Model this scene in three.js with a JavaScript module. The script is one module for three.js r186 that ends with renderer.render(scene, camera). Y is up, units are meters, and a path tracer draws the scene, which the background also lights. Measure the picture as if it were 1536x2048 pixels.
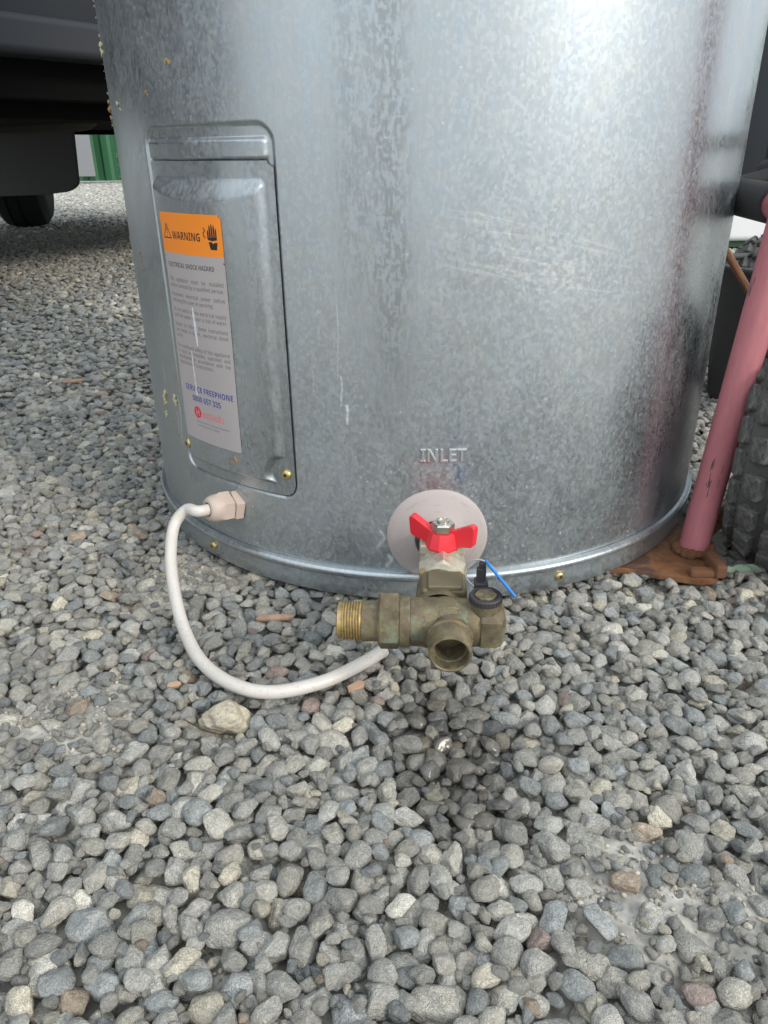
import * as THREE from 'three';
import { mergeGeometries, mergeVertices, toCreasedNormals as creasedAtOne } from 'three/addons/utils/BufferGeometryUtils.js';
import { RoundedBoxGeometry } from 'three/addons/geometries/RoundedBoxGeometry.js';
import { FontLoader } from 'three/addons/loaders/FontLoader.js';
import { TextGeometry } from 'three/addons/geometries/TextGeometry.js';

// ------------------------------------------------------------------ camera
const scene = new THREE.Scene();
const camera = new THREE.PerspectiveCamera(68.64, 0.75, 0.02, 120);
camera.position.set(0, 0.3407, 0.8233);
camera.up.set(-0.01005, 0.89907, -0.4377);
camera.lookAt(-0.05002, 0.3407 - 0.43762, 0.8233 - 0.89777);
scene.add(camera);

// ------------------------------------------------------------------ light
const SUN = new THREE.Vector3(0.80 * Math.cos(0.48), Math.sin(0.48), 0.60 * Math.cos(0.48)).normalize();
{
  const W = 512, H = 256, d = new Float32Array(W * H * 4), v = new THREE.Vector3();
  const cl = (x, y, z) => Math.sin(x * 3.1 + 1.3 * Math.sin(z * 2.3 + 0.7)) * Math.sin(y * 4.2 + 1.1 * Math.sin(x * 2.1)) * Math.sin(z * 3.7 + 0.9 * Math.sin(y * 3.3));
  for (let j = 0; j < H; j++) for (let i = 0; i < W; i++) {
    const el = ((j + 0.5) / H - 0.5) * Math.PI, az = ((i + 0.5) / W - 0.5) * 2 * Math.PI;
    v.set(Math.cos(el) * Math.cos(az), Math.sin(el), Math.cos(el) * Math.sin(az));
    const a = Math.acos(Math.min(1, v.dot(SUN)));
    let L = 0.84 + 0.34 * Math.max(0, Math.sin(el)) + 0.55 * Math.exp(-a * a / (2 * 0.33 * 0.33));
    L *= 1 + 0.05 * cl(v.x * 1.4, v.y * 1.4, v.z * 1.4) + 0.04 * cl(v.x * 4, v.y * 4, v.z * 4);
    const k = (j * W + i) * 4;
    d[k] = L * 0.93; d[k + 1] = L * 1.0; d[k + 2] = L * 1.05; d[k + 3] = 1;
  }
  const sky = new THREE.DataTexture(d, W, H, THREE.RGBAFormat, THREE.FloatType);
  sky.mapping = THREE.EquirectangularReflectionMapping; sky.magFilter = THREE.LinearFilter; sky.needsUpdate = true;
  scene.background = sky; scene.environment = sky;
}
const sun = new THREE.DirectionalLight(0xfff3e2, 1.4);
sun.position.copy(SUN).multiplyScalar(8); sun.castShadow = true; sun.shadow.radius = 22;
sun.shadow.mapSize.set(2048, 2048);
Object.assign(sun.shadow.camera, { left: -5, right: 5, top: 5, bottom: -5, near: 0.1, far: 30 });
scene.add(sun); scene.add(sun.target);
const renderer = new THREE.WebGLRenderer({ antialias: true });
renderer.toneMapping = THREE.LinearToneMapping;
renderer.toneMappingExposure = 1.45;
renderer.shadowMap.enabled = true;

// ------------------------------------------------------------------ helpers
let seed = 12345;
const rnd = () => { seed = (seed + 0x6D2B79F5) | 0; let t = Math.imul(seed ^ (seed >>> 15), 1 | seed); t = (t + Math.imul(t ^ (t >>> 7), 61 | t)) ^ t; return ((t ^ (t >>> 14)) >>> 0) / 4294967296; };
const rr = (a, b) => a + (b - a) * rnd();
const V = (x, y, z) => new THREE.Vector3(x, y, z);
const clamp = (x, a, b) => Math.min(b, Math.max(a, x));
const sstep = (a, b, x) => { const t = clamp((x - a) / (b - a), 0, 1); return t * t * (3 - 2 * t); };
const HASH = new Float32Array(65536); for (let i = 0; i < 65536; i++) HASH[i] = rnd();
function vnoise(x, y, per) {                         // value noise, period per (a whole number) or none
  let xi = Math.floor(x), yi = Math.floor(y); const fx = x - xi, fy = y - yi;
  const u = fx * fx * (3 - 2 * fx), w = fy * fy * (3 - 2 * fy);
  let x1 = xi + 1, y1 = yi + 1;
  if (per) { xi = ((xi % per) + per) % per; x1 = ((x1 % per) + per) % per; yi = ((yi % per) + per) % per; y1 = ((y1 % per) + per) % per; }
  const h = (a, b) => HASH[(Math.imul(a, 73) + Math.imul(b, 6151) + Math.imul(a ^ (b << 3), 31)) & 65535];
  const p = h(xi, yi), q = h(x1, yi), r = h(xi, y1), s = h(x1, y1);
  return p + (q - p) * u + (r - p) * w + (p - q - r + s) * u * w;
}
const fbm = (x, y, o, per) => { let s = 0, a = 0.5, t = 0; for (let i = 0; i < o; i++) { s += a * vnoise(x + i * 17, y + i * 31, per ? per << i : 0); t += a; a *= 0.5; x *= 2; y *= 2; } return s / t; };
const toS = c => Math.round(255 * (c <= 0.0031308 ? 12.92 * Math.max(0, c) : 1.055 * Math.pow(Math.min(1, c), 1 / 2.4) - 0.055));
function dataTex(w, h, fn, srgb, wrap = THREE.RepeatWrapping) {      // fn(u, v, out) with linear values
  const d = new Uint8Array(w * h * 4), o = [0, 0, 0];
  for (let j = 0; j < h; j++) for (let i = 0; i < w; i++) {
    fn((i + 0.5) / w, (j + 0.5) / h, o);
    const k = (j * w + i) * 4;
    for (let c = 0; c < 3; c++) d[k + c] = srgb ? toS(o[c]) : clamp(Math.round(o[c] * 255), 0, 255);
    d[k + 3] = 255;
  }
  const t = new THREE.DataTexture(d, w, h, THREE.RGBAFormat);
  t.magFilter = THREE.LinearFilter; t.minFilter = THREE.LinearMipmapLinearFilter; t.generateMipmaps = true;
  t.wrapS = t.wrapT = wrap; if (srgb) t.colorSpace = THREE.SRGBColorSpace; t.needsUpdate = true;
  return t;
}
const toCreasedNormals = (g, a) => { g.scale(2000, 2000, 2000); const h = creasedAtOne(g, a); h.scale(1 / 2000, 1 / 2000, 1 / 2000); return h; };   // that function joins points closer than 1 cm
const mat = o => new THREE.MeshPhysicalMaterial(o);
const lin = (r, g, b) => new THREE.Color().setRGB(r, g, b);
function prep(g) { const h = g.index ? g.toNonIndexed() : g; for (const k of Object.keys(h.attributes)) if (!['position', 'normal', 'uv', 'color'].includes(k)) h.deleteAttribute(k); return h; }
function merged(list) { return list.length === 1 ? list[0] : mergeGeometries(list.map(prep)); }
const taken = {};
function numbered(n) { const k = taken[n] = (taken[n] ?? -1) + 1; return k ? n + '_' + String(k).padStart(3, '0') : n; }
function part(name, geos, m, parent) {
  const o = new THREE.Mesh(merged(Array.isArray(geos) ? geos : [geos]), m);
  o.name = name; o.castShadow = o.receiveShadow = true; parent.add(o); return o;
}
function thing(name, label, category, p = [0, 0, 0], turn = 0, group) {
  const o = new THREE.Group(); o.name = numbered(name); o.position.set(...p); o.rotation.y = turn;
  o.userData = { label, category }; if (group) o.userData.group = group; scene.add(o); return o;
}
function single(name, geos, m, label, category, group) {
  const o = part(numbered(name), geos, m, scene); o.userData = { label, category }; if (group) o.userData.group = group; return o;
}
function structure(name, geos, m) { const o = part(name, geos, m, scene); o.userData.kind = 'structure'; return o; }
const crease = (g, a = 0.6) => toCreasedNormals(g, a);
const box = (w, h, d, x = 0, y = 0, z = 0, r = 0) => (r ? new RoundedBoxGeometry(w, h, d, 2, r) : new THREE.BoxGeometry(w, h, d)).translate(x, y, z);
function tube(pts, r, seg = 60, rad = 14, caps = false) {
  const c = new THREE.CatmullRomCurve3(pts.map(p => V(...p)), false, 'centripetal');
  const g = new THREE.TubeGeometry(c, seg, r, rad, false);
  if (!caps) return g;
  const out = [g];
  for (const t of [0, 1]) {
    const q = new THREE.CircleGeometry(r, rad), dir = c.getTangent(t).multiplyScalar(t ? 1 : -1);
    q.applyQuaternion(new THREE.Quaternion().setFromUnitVectors(V(0, 0, 1), dir)); const p = c.getPoint(t); q.translate(p.x, p.y, p.z); out.push(q);
  }
  return merged(out);
}
function bar(a, b, r, rad = 20) {                    // a straight round bar with closed ends
  const A = V(...a), B = V(...b), d = B.clone().sub(A), g = new THREE.CylinderGeometry(r, r, d.length(), rad, 1);
  g.applyQuaternion(new THREE.Quaternion().setFromUnitVectors(V(0, 1, 0), d.clone().normalize()));
  g.translate((A.x + B.x) / 2, (A.y + B.y) / 2, (A.z + B.z) / 2); return g;
}
// A turned body along +z: rings of [z, radius, hexness]; sharp edges kept by creasing.
function turned(rings, seg = 48, creaseAt = 0.5, turn = 0) {
  const pos = [], idx = [], uv = []; let len = 0;
  rings.forEach(([z, r, h = 0], k) => {
    if (k) len += Math.hypot(z - rings[k - 1][0], r - rings[k - 1][1]);
    for (let i = 0; i <= seg; i++) {
      const p = i / seg * 2 * Math.PI, q = ((p % (Math.PI / 3)) + Math.PI / 3) % (Math.PI / 3) - Math.PI / 6;
      const R = r * (1 - h + h * Math.min(1.12, Math.cos(Math.PI / 6) / Math.cos(q)) * 1.08);
      pos.push(R * Math.cos(p + turn), R * Math.sin(p + turn), z); uv.push(p * 0.02, len);
    }
  });
  const n = seg + 1;
  for (let k = 0; k + 1 < rings.length; k++) for (let i = 0; i < seg; i++) { const a = k * n + i; idx.push(a, a + 1, a + n, a + 1, a + n + 1, a + n); }
  const g = new THREE.BufferGeometry(); g.setIndex(idx);
  g.setAttribute('position', new THREE.Float32BufferAttribute(pos, 3)); g.setAttribute('uv', new THREE.Float32BufferAttribute(uv, 2));
  return toCreasedNormals(g, creaseAt);
}
const alongX = g => g.rotateY(Math.PI / 2), alongY = g => g.rotateX(-Math.PI / 2);

// ------------------------------------------------------------------ the tank's sheet metal
const R = 0.29;
const DEG = Math.PI / 180;
const onTank = (deg, y, off = 0) => V((R + off) * Math.sin(deg * DEG), y, (R + off) * Math.cos(deg * DEG));
// Marks on the sheet: u is the arc in metres from the front (-0.456 .. 0.456), v the height in metres.
const scratches = [];
for (let i = 0; i < 46; i++) { const s = rr(0.03, 0.155); scratches.push([s, 0.282 - (s - 0.03) * 0.24 + rr(-0.022, 0.020), rr(0.01, 0.05), rr(-0.34, -0.12), rr(0.12, 0.42), rr(0.0003, 0.0008)]); }
for (let i = 0; i < 60; i++) scratches.push([rr(-0.4, 0.42), rr(0.03, 0.5), rr(0.004, 0.03), rr(-1.6, 1.6), rr(0.05, 0.2), rr(0.0002, 0.0005)]);
const T = 2048, SPAN = Math.PI * R;                  // one tile of the sheet texture
const marks = new Float32Array(T * T);               // pale wear and oxide drawn stroke by stroke
function stroke(s, y, len, ang, amt, w) {
  const n = Math.ceil(len / 0.0003), ca = Math.cos(ang), sa = Math.sin(ang);
  for (let i = 0; i < n; i++) {
    const t = i / n, x = s + ca * len * (t - 0.5), v = y + sa * len * (t - 0.5);
    const pi = (x / SPAN + 0.5) * T, pj = v / SPAN * T, rad = Math.max(0.7, w / SPAN * T), fade = amt * Math.sin(Math.PI * Math.min(1, t + 0.02)) * (0.35 + 0.65 * vnoise(x * 900, v * 900));
    for (let b = Math.floor(pj - rad); b <= pj + rad; b++) for (let a = Math.floor(pi - rad); a <= pi + rad; a++) {
      if (a < 0 || b < 0 || a >= T || b >= T) continue;
      const f = fade * Math.max(0, 1 - Math.hypot(a - pi, b - pj) / (rad + 0.4)); const k = b * T + a; if (f > marks[k]) marks[k] = f;
    }
  }
}
for (const s of scratches) stroke(...s);
// run marks: a long pale run right of the access cover, and short ones
const run = (deg, y0, y1, wob, amt, w) => { for (let i = 0; i < 60; i++) { const t = i / 60; stroke(deg * DEG * R + wob * Math.sin(t * 5), y0 + (y1 - y0) * t, Math.abs(y1 - y0) / 30, Math.PI / 2, amt, w); } };
run(-12.4, 0.245, 0.188, 0.0008, 0.5, 0.0006); run(-12.1, 0.188, 0.166, 0.0006, 0.9, 0.0008); run(-11.3, 0.166, 0.152, 0.0003, 1, 0.0014); run(-16.5, 0.192, 0.172, 0.0003, 0.5, 0.0006);
run(-48.5, 0.145, 0.10, 0.002, 0.8, 0.002); run(-49.6, 0.128, 0.108, 0.001, 0.8, 0.0014); run(-53.5, 0.17, 0.14, 0.001, 0.5, 0.002); run(-6.5, 0.062, 0.045, 0.003, 0.6, 0.0016); run(-5.2, 0.04, 0.03, 0.002, 0.7, 0.0024);
for (let i = 0; i < 520; i++) {                      // spatter, denser low on the front
  const y = Math.pow(rnd(), 1.7) * 0.42 + 0.03, s = rr(-0.36, 0.36); stroke(s, y, rr(0.0004, 0.0022), rr(0, 3), rr(0.3, 1), rr(0.0003, 0.0009));
}
for (let i = 0; i < 260; i++) stroke(rr(-0.045, 0.10) + 0.02 * rr(-1, 1), rr(0.045, 0.125), rr(0.0003, 0.002), rr(0, 3), rr(0.3, 1), rr(0.0003, 0.0008));
const sheetFields = (() => {
  const A = new Float32Array(T * T), B = new Float32Array(T * T), C = new Float32Array(T * T);   // oxide amount, painted dark reflection amount, tone of each zinc crystal
  const cs = 4.4, nc = Math.ceil(T / cs) + 2, sx = new Float32Array(nc * nc), sy = new Float32Array(nc * nc), sv = new Float32Array(nc * nc);
  for (let k = 0; k < nc * nc; k++) { sx[k] = rnd(); sy[k] = rnd(); sv[k] = rnd(); }
  for (let j = 0; j < T; j++) for (let i = 0; i < T; i++) {
    const gx = i / cs + 0.9 * vnoise(i * 0.11, j * 0.08), gy = j / (cs * 1.25) + 0.9 * vnoise(i * 0.09 + 50, j * 0.1), ci = Math.floor(gx), cj = Math.floor(gy); let bd = 9, bv = 0;
    for (let b = Math.max(0, cj - 1); b <= cj + 1; b++) for (let a = Math.max(0, ci - 1); a <= ci + 1; a++) { const k = (b % nc) * nc + (a % nc), dx = a + sx[k] - gx, dy = b + sy[k] - gy, d = dx * dx + dy * dy; if (d < bd) { bd = d; bv = sv[k]; } }
    C[j * T + i] = bv;
  }
  for (let j = 0; j < T; j++) for (let i = 0; i < T; i++) {
    const x = i / T * 64, y = j / T * 64, k = j * T + i;
    const wx = 1.6 * vnoise(x * 0.9 + 7, y * 0.9, 0), wy = 1.6 * vnoise(x * 0.9, y * 0.9 + 19, 0);
    const crystals = fbm(x * 6.5 + wx, y * 4.6 + wy, 2), fine = vnoise(i * 0.55, j * 0.20), large = fbm(x * 0.26, y * 0.14 + 3, 3), mid = fbm(x * 1.1, y * 0.8, 3);
    const brush = vnoise(i * 0.9, j * 0.025 + 40);
    let ox = 0.64 + 0.75 * (large - 0.5) + 0.42 * (mid - 0.5) + 0.20 * (C[k] - 0.5) + 0.12 * (crystals > 0.5 ? 0.5 : -0.5) * sstep(0.02, 0.12, Math.abs(crystals - 0.5)) + 0.22 * (fine - 0.5) + 0.26 * (brush - 0.5);
    const s = ((i + 0.5) / T - 0.5) * SPAN / R / DEG, h = (j + 0.5) / T * SPAN;
    A[k] = ox - 0.2 * sstep(30, 46, s + 14 * (mid - 0.5));          // less oxide on the side that was sheltered
    // dark reflection from behind the camera, painted in as a streak down the front and the bare band by the trolley: blotches with their own outline
    const reflStreak = Math.exp(-Math.pow((s + 4.6 + 2.2 * (mid - 0.5)) / 3.4, 2)) * sstep(0.13, 0.24, h) + 0.6 * Math.exp(-Math.pow((s + 10) / 2.2, 2)) * sstep(0.18, 0.3, h);
    B[k] = reflStreak * sstep(0.36, 0.62, 0.35 * C[k] + 0.25 * crystals + 0.40 * fbm(x * 9 + 9, y * 1.8, 2));
  }
  return { A, B, C };
})();
const P1 = [0.62, 0.655, 0.685];
const wallColor = dataTex(T, T, (u, v, o) => {
  const i = Math.min(T - 1, u * T | 0), j = Math.min(T - 1, v * T | 0), k = j * T + i, s = (u - 0.5) * SPAN / R / DEG, h = v * SPAN;
  const ox = clamp(sheetFields.A[k], 0, 1), refl = sheetFields.B[k], m = marks[k];
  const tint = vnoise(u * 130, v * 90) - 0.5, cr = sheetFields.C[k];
  let a = (0.480 - 0.03 * ox - 0.14 * refl) * (0.92 + 0.135 * cr * cr + 0.05 * vnoise(i * 0.8, j * 0.05));  // darkened where the reflection is painted into the zinc
  let r = a * (0.905 + 0.05 * tint), g = a * 0.99, b = a * (1.045 - 0.05 * tint);
  // pale worn patch of scratches
  const wear = sstep(0.46, 0.75, fbm(u * 300, v * 420, 2)) * Math.exp(-Math.pow((s - 17) / 9, 2) - Math.pow((h - 0.262 + (s - 17) * 0.0016) / 0.020, 2)) * 0.5;
  const w = clamp(m + wear, 0, 1) * 0.75;
  r += (0.74 - r) * w; g += (0.75 - g) * w; b += (0.745 - b) * w;
  // old red and blue paint rubbed round the pressed word
  const n1 = fbm(u * 420, v * 420, 3), n2 = fbm(u * 420 + 50, v * 420, 3);
  const red = sstep(0.46, 0.66, n1) * (Math.exp(-Math.pow((s - 1.2) / 2.2, 2) - Math.pow((h - 0.1235) / 0.0045, 2)) + 0.9 * Math.exp(-Math.pow((s - 3.7) / 0.55, 2) - Math.pow((h - 0.129) / 0.006, 2)));
  const blu = sstep(0.42, 0.64, n2) * Math.exp(-Math.pow((s - 5.5) / 1.5, 2) - Math.pow((h - 0.1135) / 0.0085, 2));
  const rd = clamp(red, 0, 1) * 0.72, bl = clamp(blu, 0, 1) * 0.72;
  r += (0.40 - r) * rd; g += (0.13 - g) * rd; b += (0.17 - b) * rd;
  r += (0.12 - r) * bl; g += (0.25 - g) * bl; b += (0.45 - b) * bl;
  o[0] = r; o[1] = g; o[2] = b;
}, true, THREE.MirroredRepeatWrapping);
const wallORM = dataTex(T, T, (u, v, o) => {
  const i = Math.min(T - 1, u * T | 0), j = Math.min(T - 1, v * T | 0), k = j * T + i, s = (u - 0.5) * SPAN / R / DEG, h = v * SPAN;
  const ox = clamp(sheetFields.A[k], 0, 1), refl = sheetFields.B[k], m = marks[k];
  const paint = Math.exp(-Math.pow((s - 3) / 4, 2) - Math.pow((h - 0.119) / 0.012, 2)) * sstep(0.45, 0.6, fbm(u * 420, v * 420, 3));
  o[0] = 0; o[1] = clamp(0.26 + 0.17 * ox + 0.07 * (sheetFields.C[k] - 0.5) + 0.3 * m + 0.06 * paint - 0.04 * refl, 0, 1);
  o[2] = clamp(0.98 - 0.24 * ox - 0.65 * m - 0.10 * paint + 0.1 * refl, 0, 1);
}, false, THREE.MirroredRepeatWrapping);
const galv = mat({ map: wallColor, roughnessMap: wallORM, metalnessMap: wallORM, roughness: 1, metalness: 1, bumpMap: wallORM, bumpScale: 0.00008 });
const sheetUV = (s, y) => [s / SPAN + 0.5, y / SPAN];

// Access recess: metres along the arc (s) and height (y)
const sOf = deg => deg * DEG * R;
const rrect = (s, y, s0, s1, y0, y1, r) => { const cx = (s0 + s1) / 2, cy = (y0 + y1) / 2, dx = Math.abs(s - cx) - (s1 - s0) / 2 + r, dy = Math.abs(y - cy) - (y1 - y0) / 2 + r; return Math.min(Math.max(dx, dy), 0) + Math.hypot(Math.max(dx, 0), Math.max(dy, 0)) - r; };
const S0 = sOf(-47.2), S1 = sOf(-20.3), Y0 = 0.0815, Y1 = 0.3575;
function wallOff(s, y) {
  let d = 0.0005 * Math.sin(s * 14 + 1) * Math.sin(y * 9 + 0.6) + 0.0011 * (fbm(s * 9 + 30, y * 7 + 3, 2) - 0.5) * (s < S0 - 0.03 || s > S1 + 0.03 ? 1 : 0.2 + 0.8 * sstep(0.36, 0.42, y));              // hand-rolled sheet is never quite true
  const a = rrect(s, y, S0, S1, Y0, Y1, 0.014);
  d -= 0.0030 * (1 - sstep(-0.0026, 0.0004, a));
  const lip = rrect(s, y, sOf(-46.6), sOf(-21.4), 0.333, 0.3485, 0.004);
  if (y > 0.3332) d += 0.0030 * (1 - sstep(-0.0030, 0.0002, lip)); else d += 0;
  return d;
}
function sheet(sList, yList, off) {                   // a sheet wrapped round the tank
  const pos = [], uv = [], idx = [], n = yList.length;
  for (const s of sList) for (const y of yList) { const q = R + off(s, y), a = s / R; pos.push(q * Math.sin(a), y, q * Math.cos(a)); uv.push(...sheetUV(s, y)); }
  for (let i = 0; i + 1 < sList.length; i++) for (let j = 0; j + 1 < n; j++) { const a = i * n + j; idx.push(a, a + n, a + n + 1, a, a + n + 1, a + 1); }
  const g = new THREE.BufferGeometry(); g.setIndex(idx);
  g.setAttribute('position', new THREE.Float32BufferAttribute(pos, 3)); g.setAttribute('uv', new THREE.Float32BufferAttribute(uv, 2)); g.computeVertexNormals(); return g;
}
const steps = (a, b, d) => { const n = Math.max(1, Math.round((b - a) / d)); return Array.from({ length: n + 1 }, (_, i) => a + (b - a) * i / n); };
const join = (...l) => l.flatMap((a, i) => i ? a.slice(1) : a);

const tank = thing('water_cylinder', 'galvanised steel hot water cylinder with red handled brass valve standing on gravel', 'water heater', [0, 0, 0]);
const TOP = 1.30;
{
  const sL = join(steps(-Math.PI * R, S0 - 0.004, 0.008), steps(S0 - 0.004, S1 + 0.004, 0.0009), steps(S1 + 0.004, Math.PI * R, 0.008));
  const yL = join(steps(0.012, Y0 - 0.003, 0.01), steps(Y0 - 0.003, Y0 + 0.02, 0.0009), steps(Y0 + 0.02, 0.327, 0.012), steps(0.327, Y1 + 0.003, 0.0008), steps(Y1 + 0.003, TOP, 0.02));
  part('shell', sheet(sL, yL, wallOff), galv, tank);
  const lidP = []; for (let i = 0; i <= 10; i++) lidP.push(new THREE.Vector2(0.294 * Math.cos(i / 10 * Math.PI / 2) + 0.0001, TOP + 0.05 * Math.sin(i / 10 * Math.PI / 2)));
  part('lid', new THREE.LatheGeometry([new THREE.Vector2(0.294, TOP - 0.03), ...lidP], 96), galv, tank);
}
// bottom tray: rolled bead and a plain flange
const tray = (() => {
  const p = [[0.05, 0.0004], [0.287, 0.0004], [0.2925, 0.0006], [0.2932, 0.0016], [0.2928, 0.010], [0.2926, 0.0178], [0.2934, 0.0186]];
  for (let i = 0; i <= 10; i++) { const a = -Math.PI * 0.45 + i / 10 * Math.PI * 0.9; p.push([0.2926 + 0.0031 * Math.cos(a), 0.0224 + 0.0036 * Math.sin(a)]); }
  p.push([0.2902, 0.0264]);
  const L = p.map(q => new THREE.Vector2(...q)), g = new THREE.LatheGeometry(L, 200);
  const u = g.attributes.uv, ps = g.attributes.position;
  for (let i = 0; i < u.count; i++) u.setXY(i, Math.atan2(ps.getX(i), ps.getZ(i)) * R / SPAN + 0.13, ps.getY(i) / SPAN + 0.55 + Math.hypot(ps.getX(i), ps.getZ(i)));
  return toCreasedNormals(g, 0.7);
})();
part('bottom_tray', tray, galv, tank);

// access cover with its pressed bulge
const coverOff = (s, y) => {
  const t = (s - (S0 + S1) / 2) / ((S1 - S0) / 2);
  let b = rrect(s, y, sOf(-46.1), sOf(-22.4), 0.0925, 0.3225, 0.006);
  for (const c of [[sOf(-22.3), 0.1027], [sOf(-47.5), 0.104]]) { const q = 0.0135 - Math.hypot(s - c[0], y - c[1]); b = Math.max(b, q); }
  const topRun = 0.0045 + 0.0115 * Math.max(0, 1 - t * t), fromTop = 0.3225 - y;
  let k = 1 - sstep(-0.0048, 0.0003, b);
  const ramp = clamp(fromTop / topRun, 0, 1); k = Math.min(fromTop < 0.03 ? 1 - sstep(-0.0048, 0.0003, Math.max(b, -fromTop - 0.02 > b ? b : Math.abs(s - (sOf(-46.1) + sOf(-22.4)) / 2) - (sOf(-22.4) - sOf(-46.1)) / 2)) : k, 0.75 * ramp + 0.25 * sstep(0, 1, ramp));
  let d = -0.0012 + (0.0036 + 0.0034 * Math.max(0, 1 - t * t)) * k;
  d += 0.0004 * Math.sin(s * 90) * Math.sin(y * 33);
  return d;
};
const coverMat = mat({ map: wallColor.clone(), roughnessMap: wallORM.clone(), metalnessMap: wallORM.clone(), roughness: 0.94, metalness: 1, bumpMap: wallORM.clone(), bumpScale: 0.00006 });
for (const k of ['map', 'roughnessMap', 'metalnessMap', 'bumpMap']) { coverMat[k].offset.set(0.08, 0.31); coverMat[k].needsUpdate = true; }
const cover = (() => {
  const s0 = sOf(-46.55), s1 = sOf(-20.75), y0 = 0.0835, y1 = 0.3335, sL = steps(s0, s1, 0.0008), yL = steps(y0, y1, 0.0008);
  const g = sheet(sL, yL, coverOff).toNonIndexed();
  // round the bottom corners and the shoulders under the lip by dropping what lies outside the outline
  const p = g.attributes.position, keep = [], kp = [], ku = [], kn = [];
  for (let i = 0; i < p.count; i += 3) {
    let ok = true;
    for (let j = 0; j < 3 && ok; j++) {
      const s = Math.atan2(p.getX(i + j), p.getZ(i + j)) * R, y = p.getY(i + j);
      if (rrect(s, y, s0 - 1e-5, s1 + 1e-5, y0 - 1e-5, y1 + 0.03, 0.011) > 0.0002) ok = false;
      if (y > 0.3265 + Math.max(0, (sOf(-21.6) - s) * 1.2 + 0.0)) { if (s > sOf(-21.6)) { if (y > 0.3325 - (s - sOf(-21.6)) * 0.55) ok = false; } }
    }
    if (ok) for (let j = 0; j < 3; j++) { kp.push(p.getX(i + j), p.getY(i + j), p.getZ(i + j)); ku.push(g.attributes.uv.getX(i + j), g.attributes.uv.getY(i + j)); kn.push(g.attributes.normal.getX(i + j), g.attributes.normal.getY(i + j), g.attributes.normal.getZ(i + j)); }
  }
  const q = new THREE.BufferGeometry();
  q.setAttribute('position', new THREE.Float32BufferAttribute(kp, 3)); q.setAttribute('normal', new THREE.Float32BufferAttribute(kn, 3)); q.setAttribute('uv', new THREE.Float32BufferAttribute(ku, 2));
  return part('access_cover', q, coverMat, tank);
})();

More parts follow.
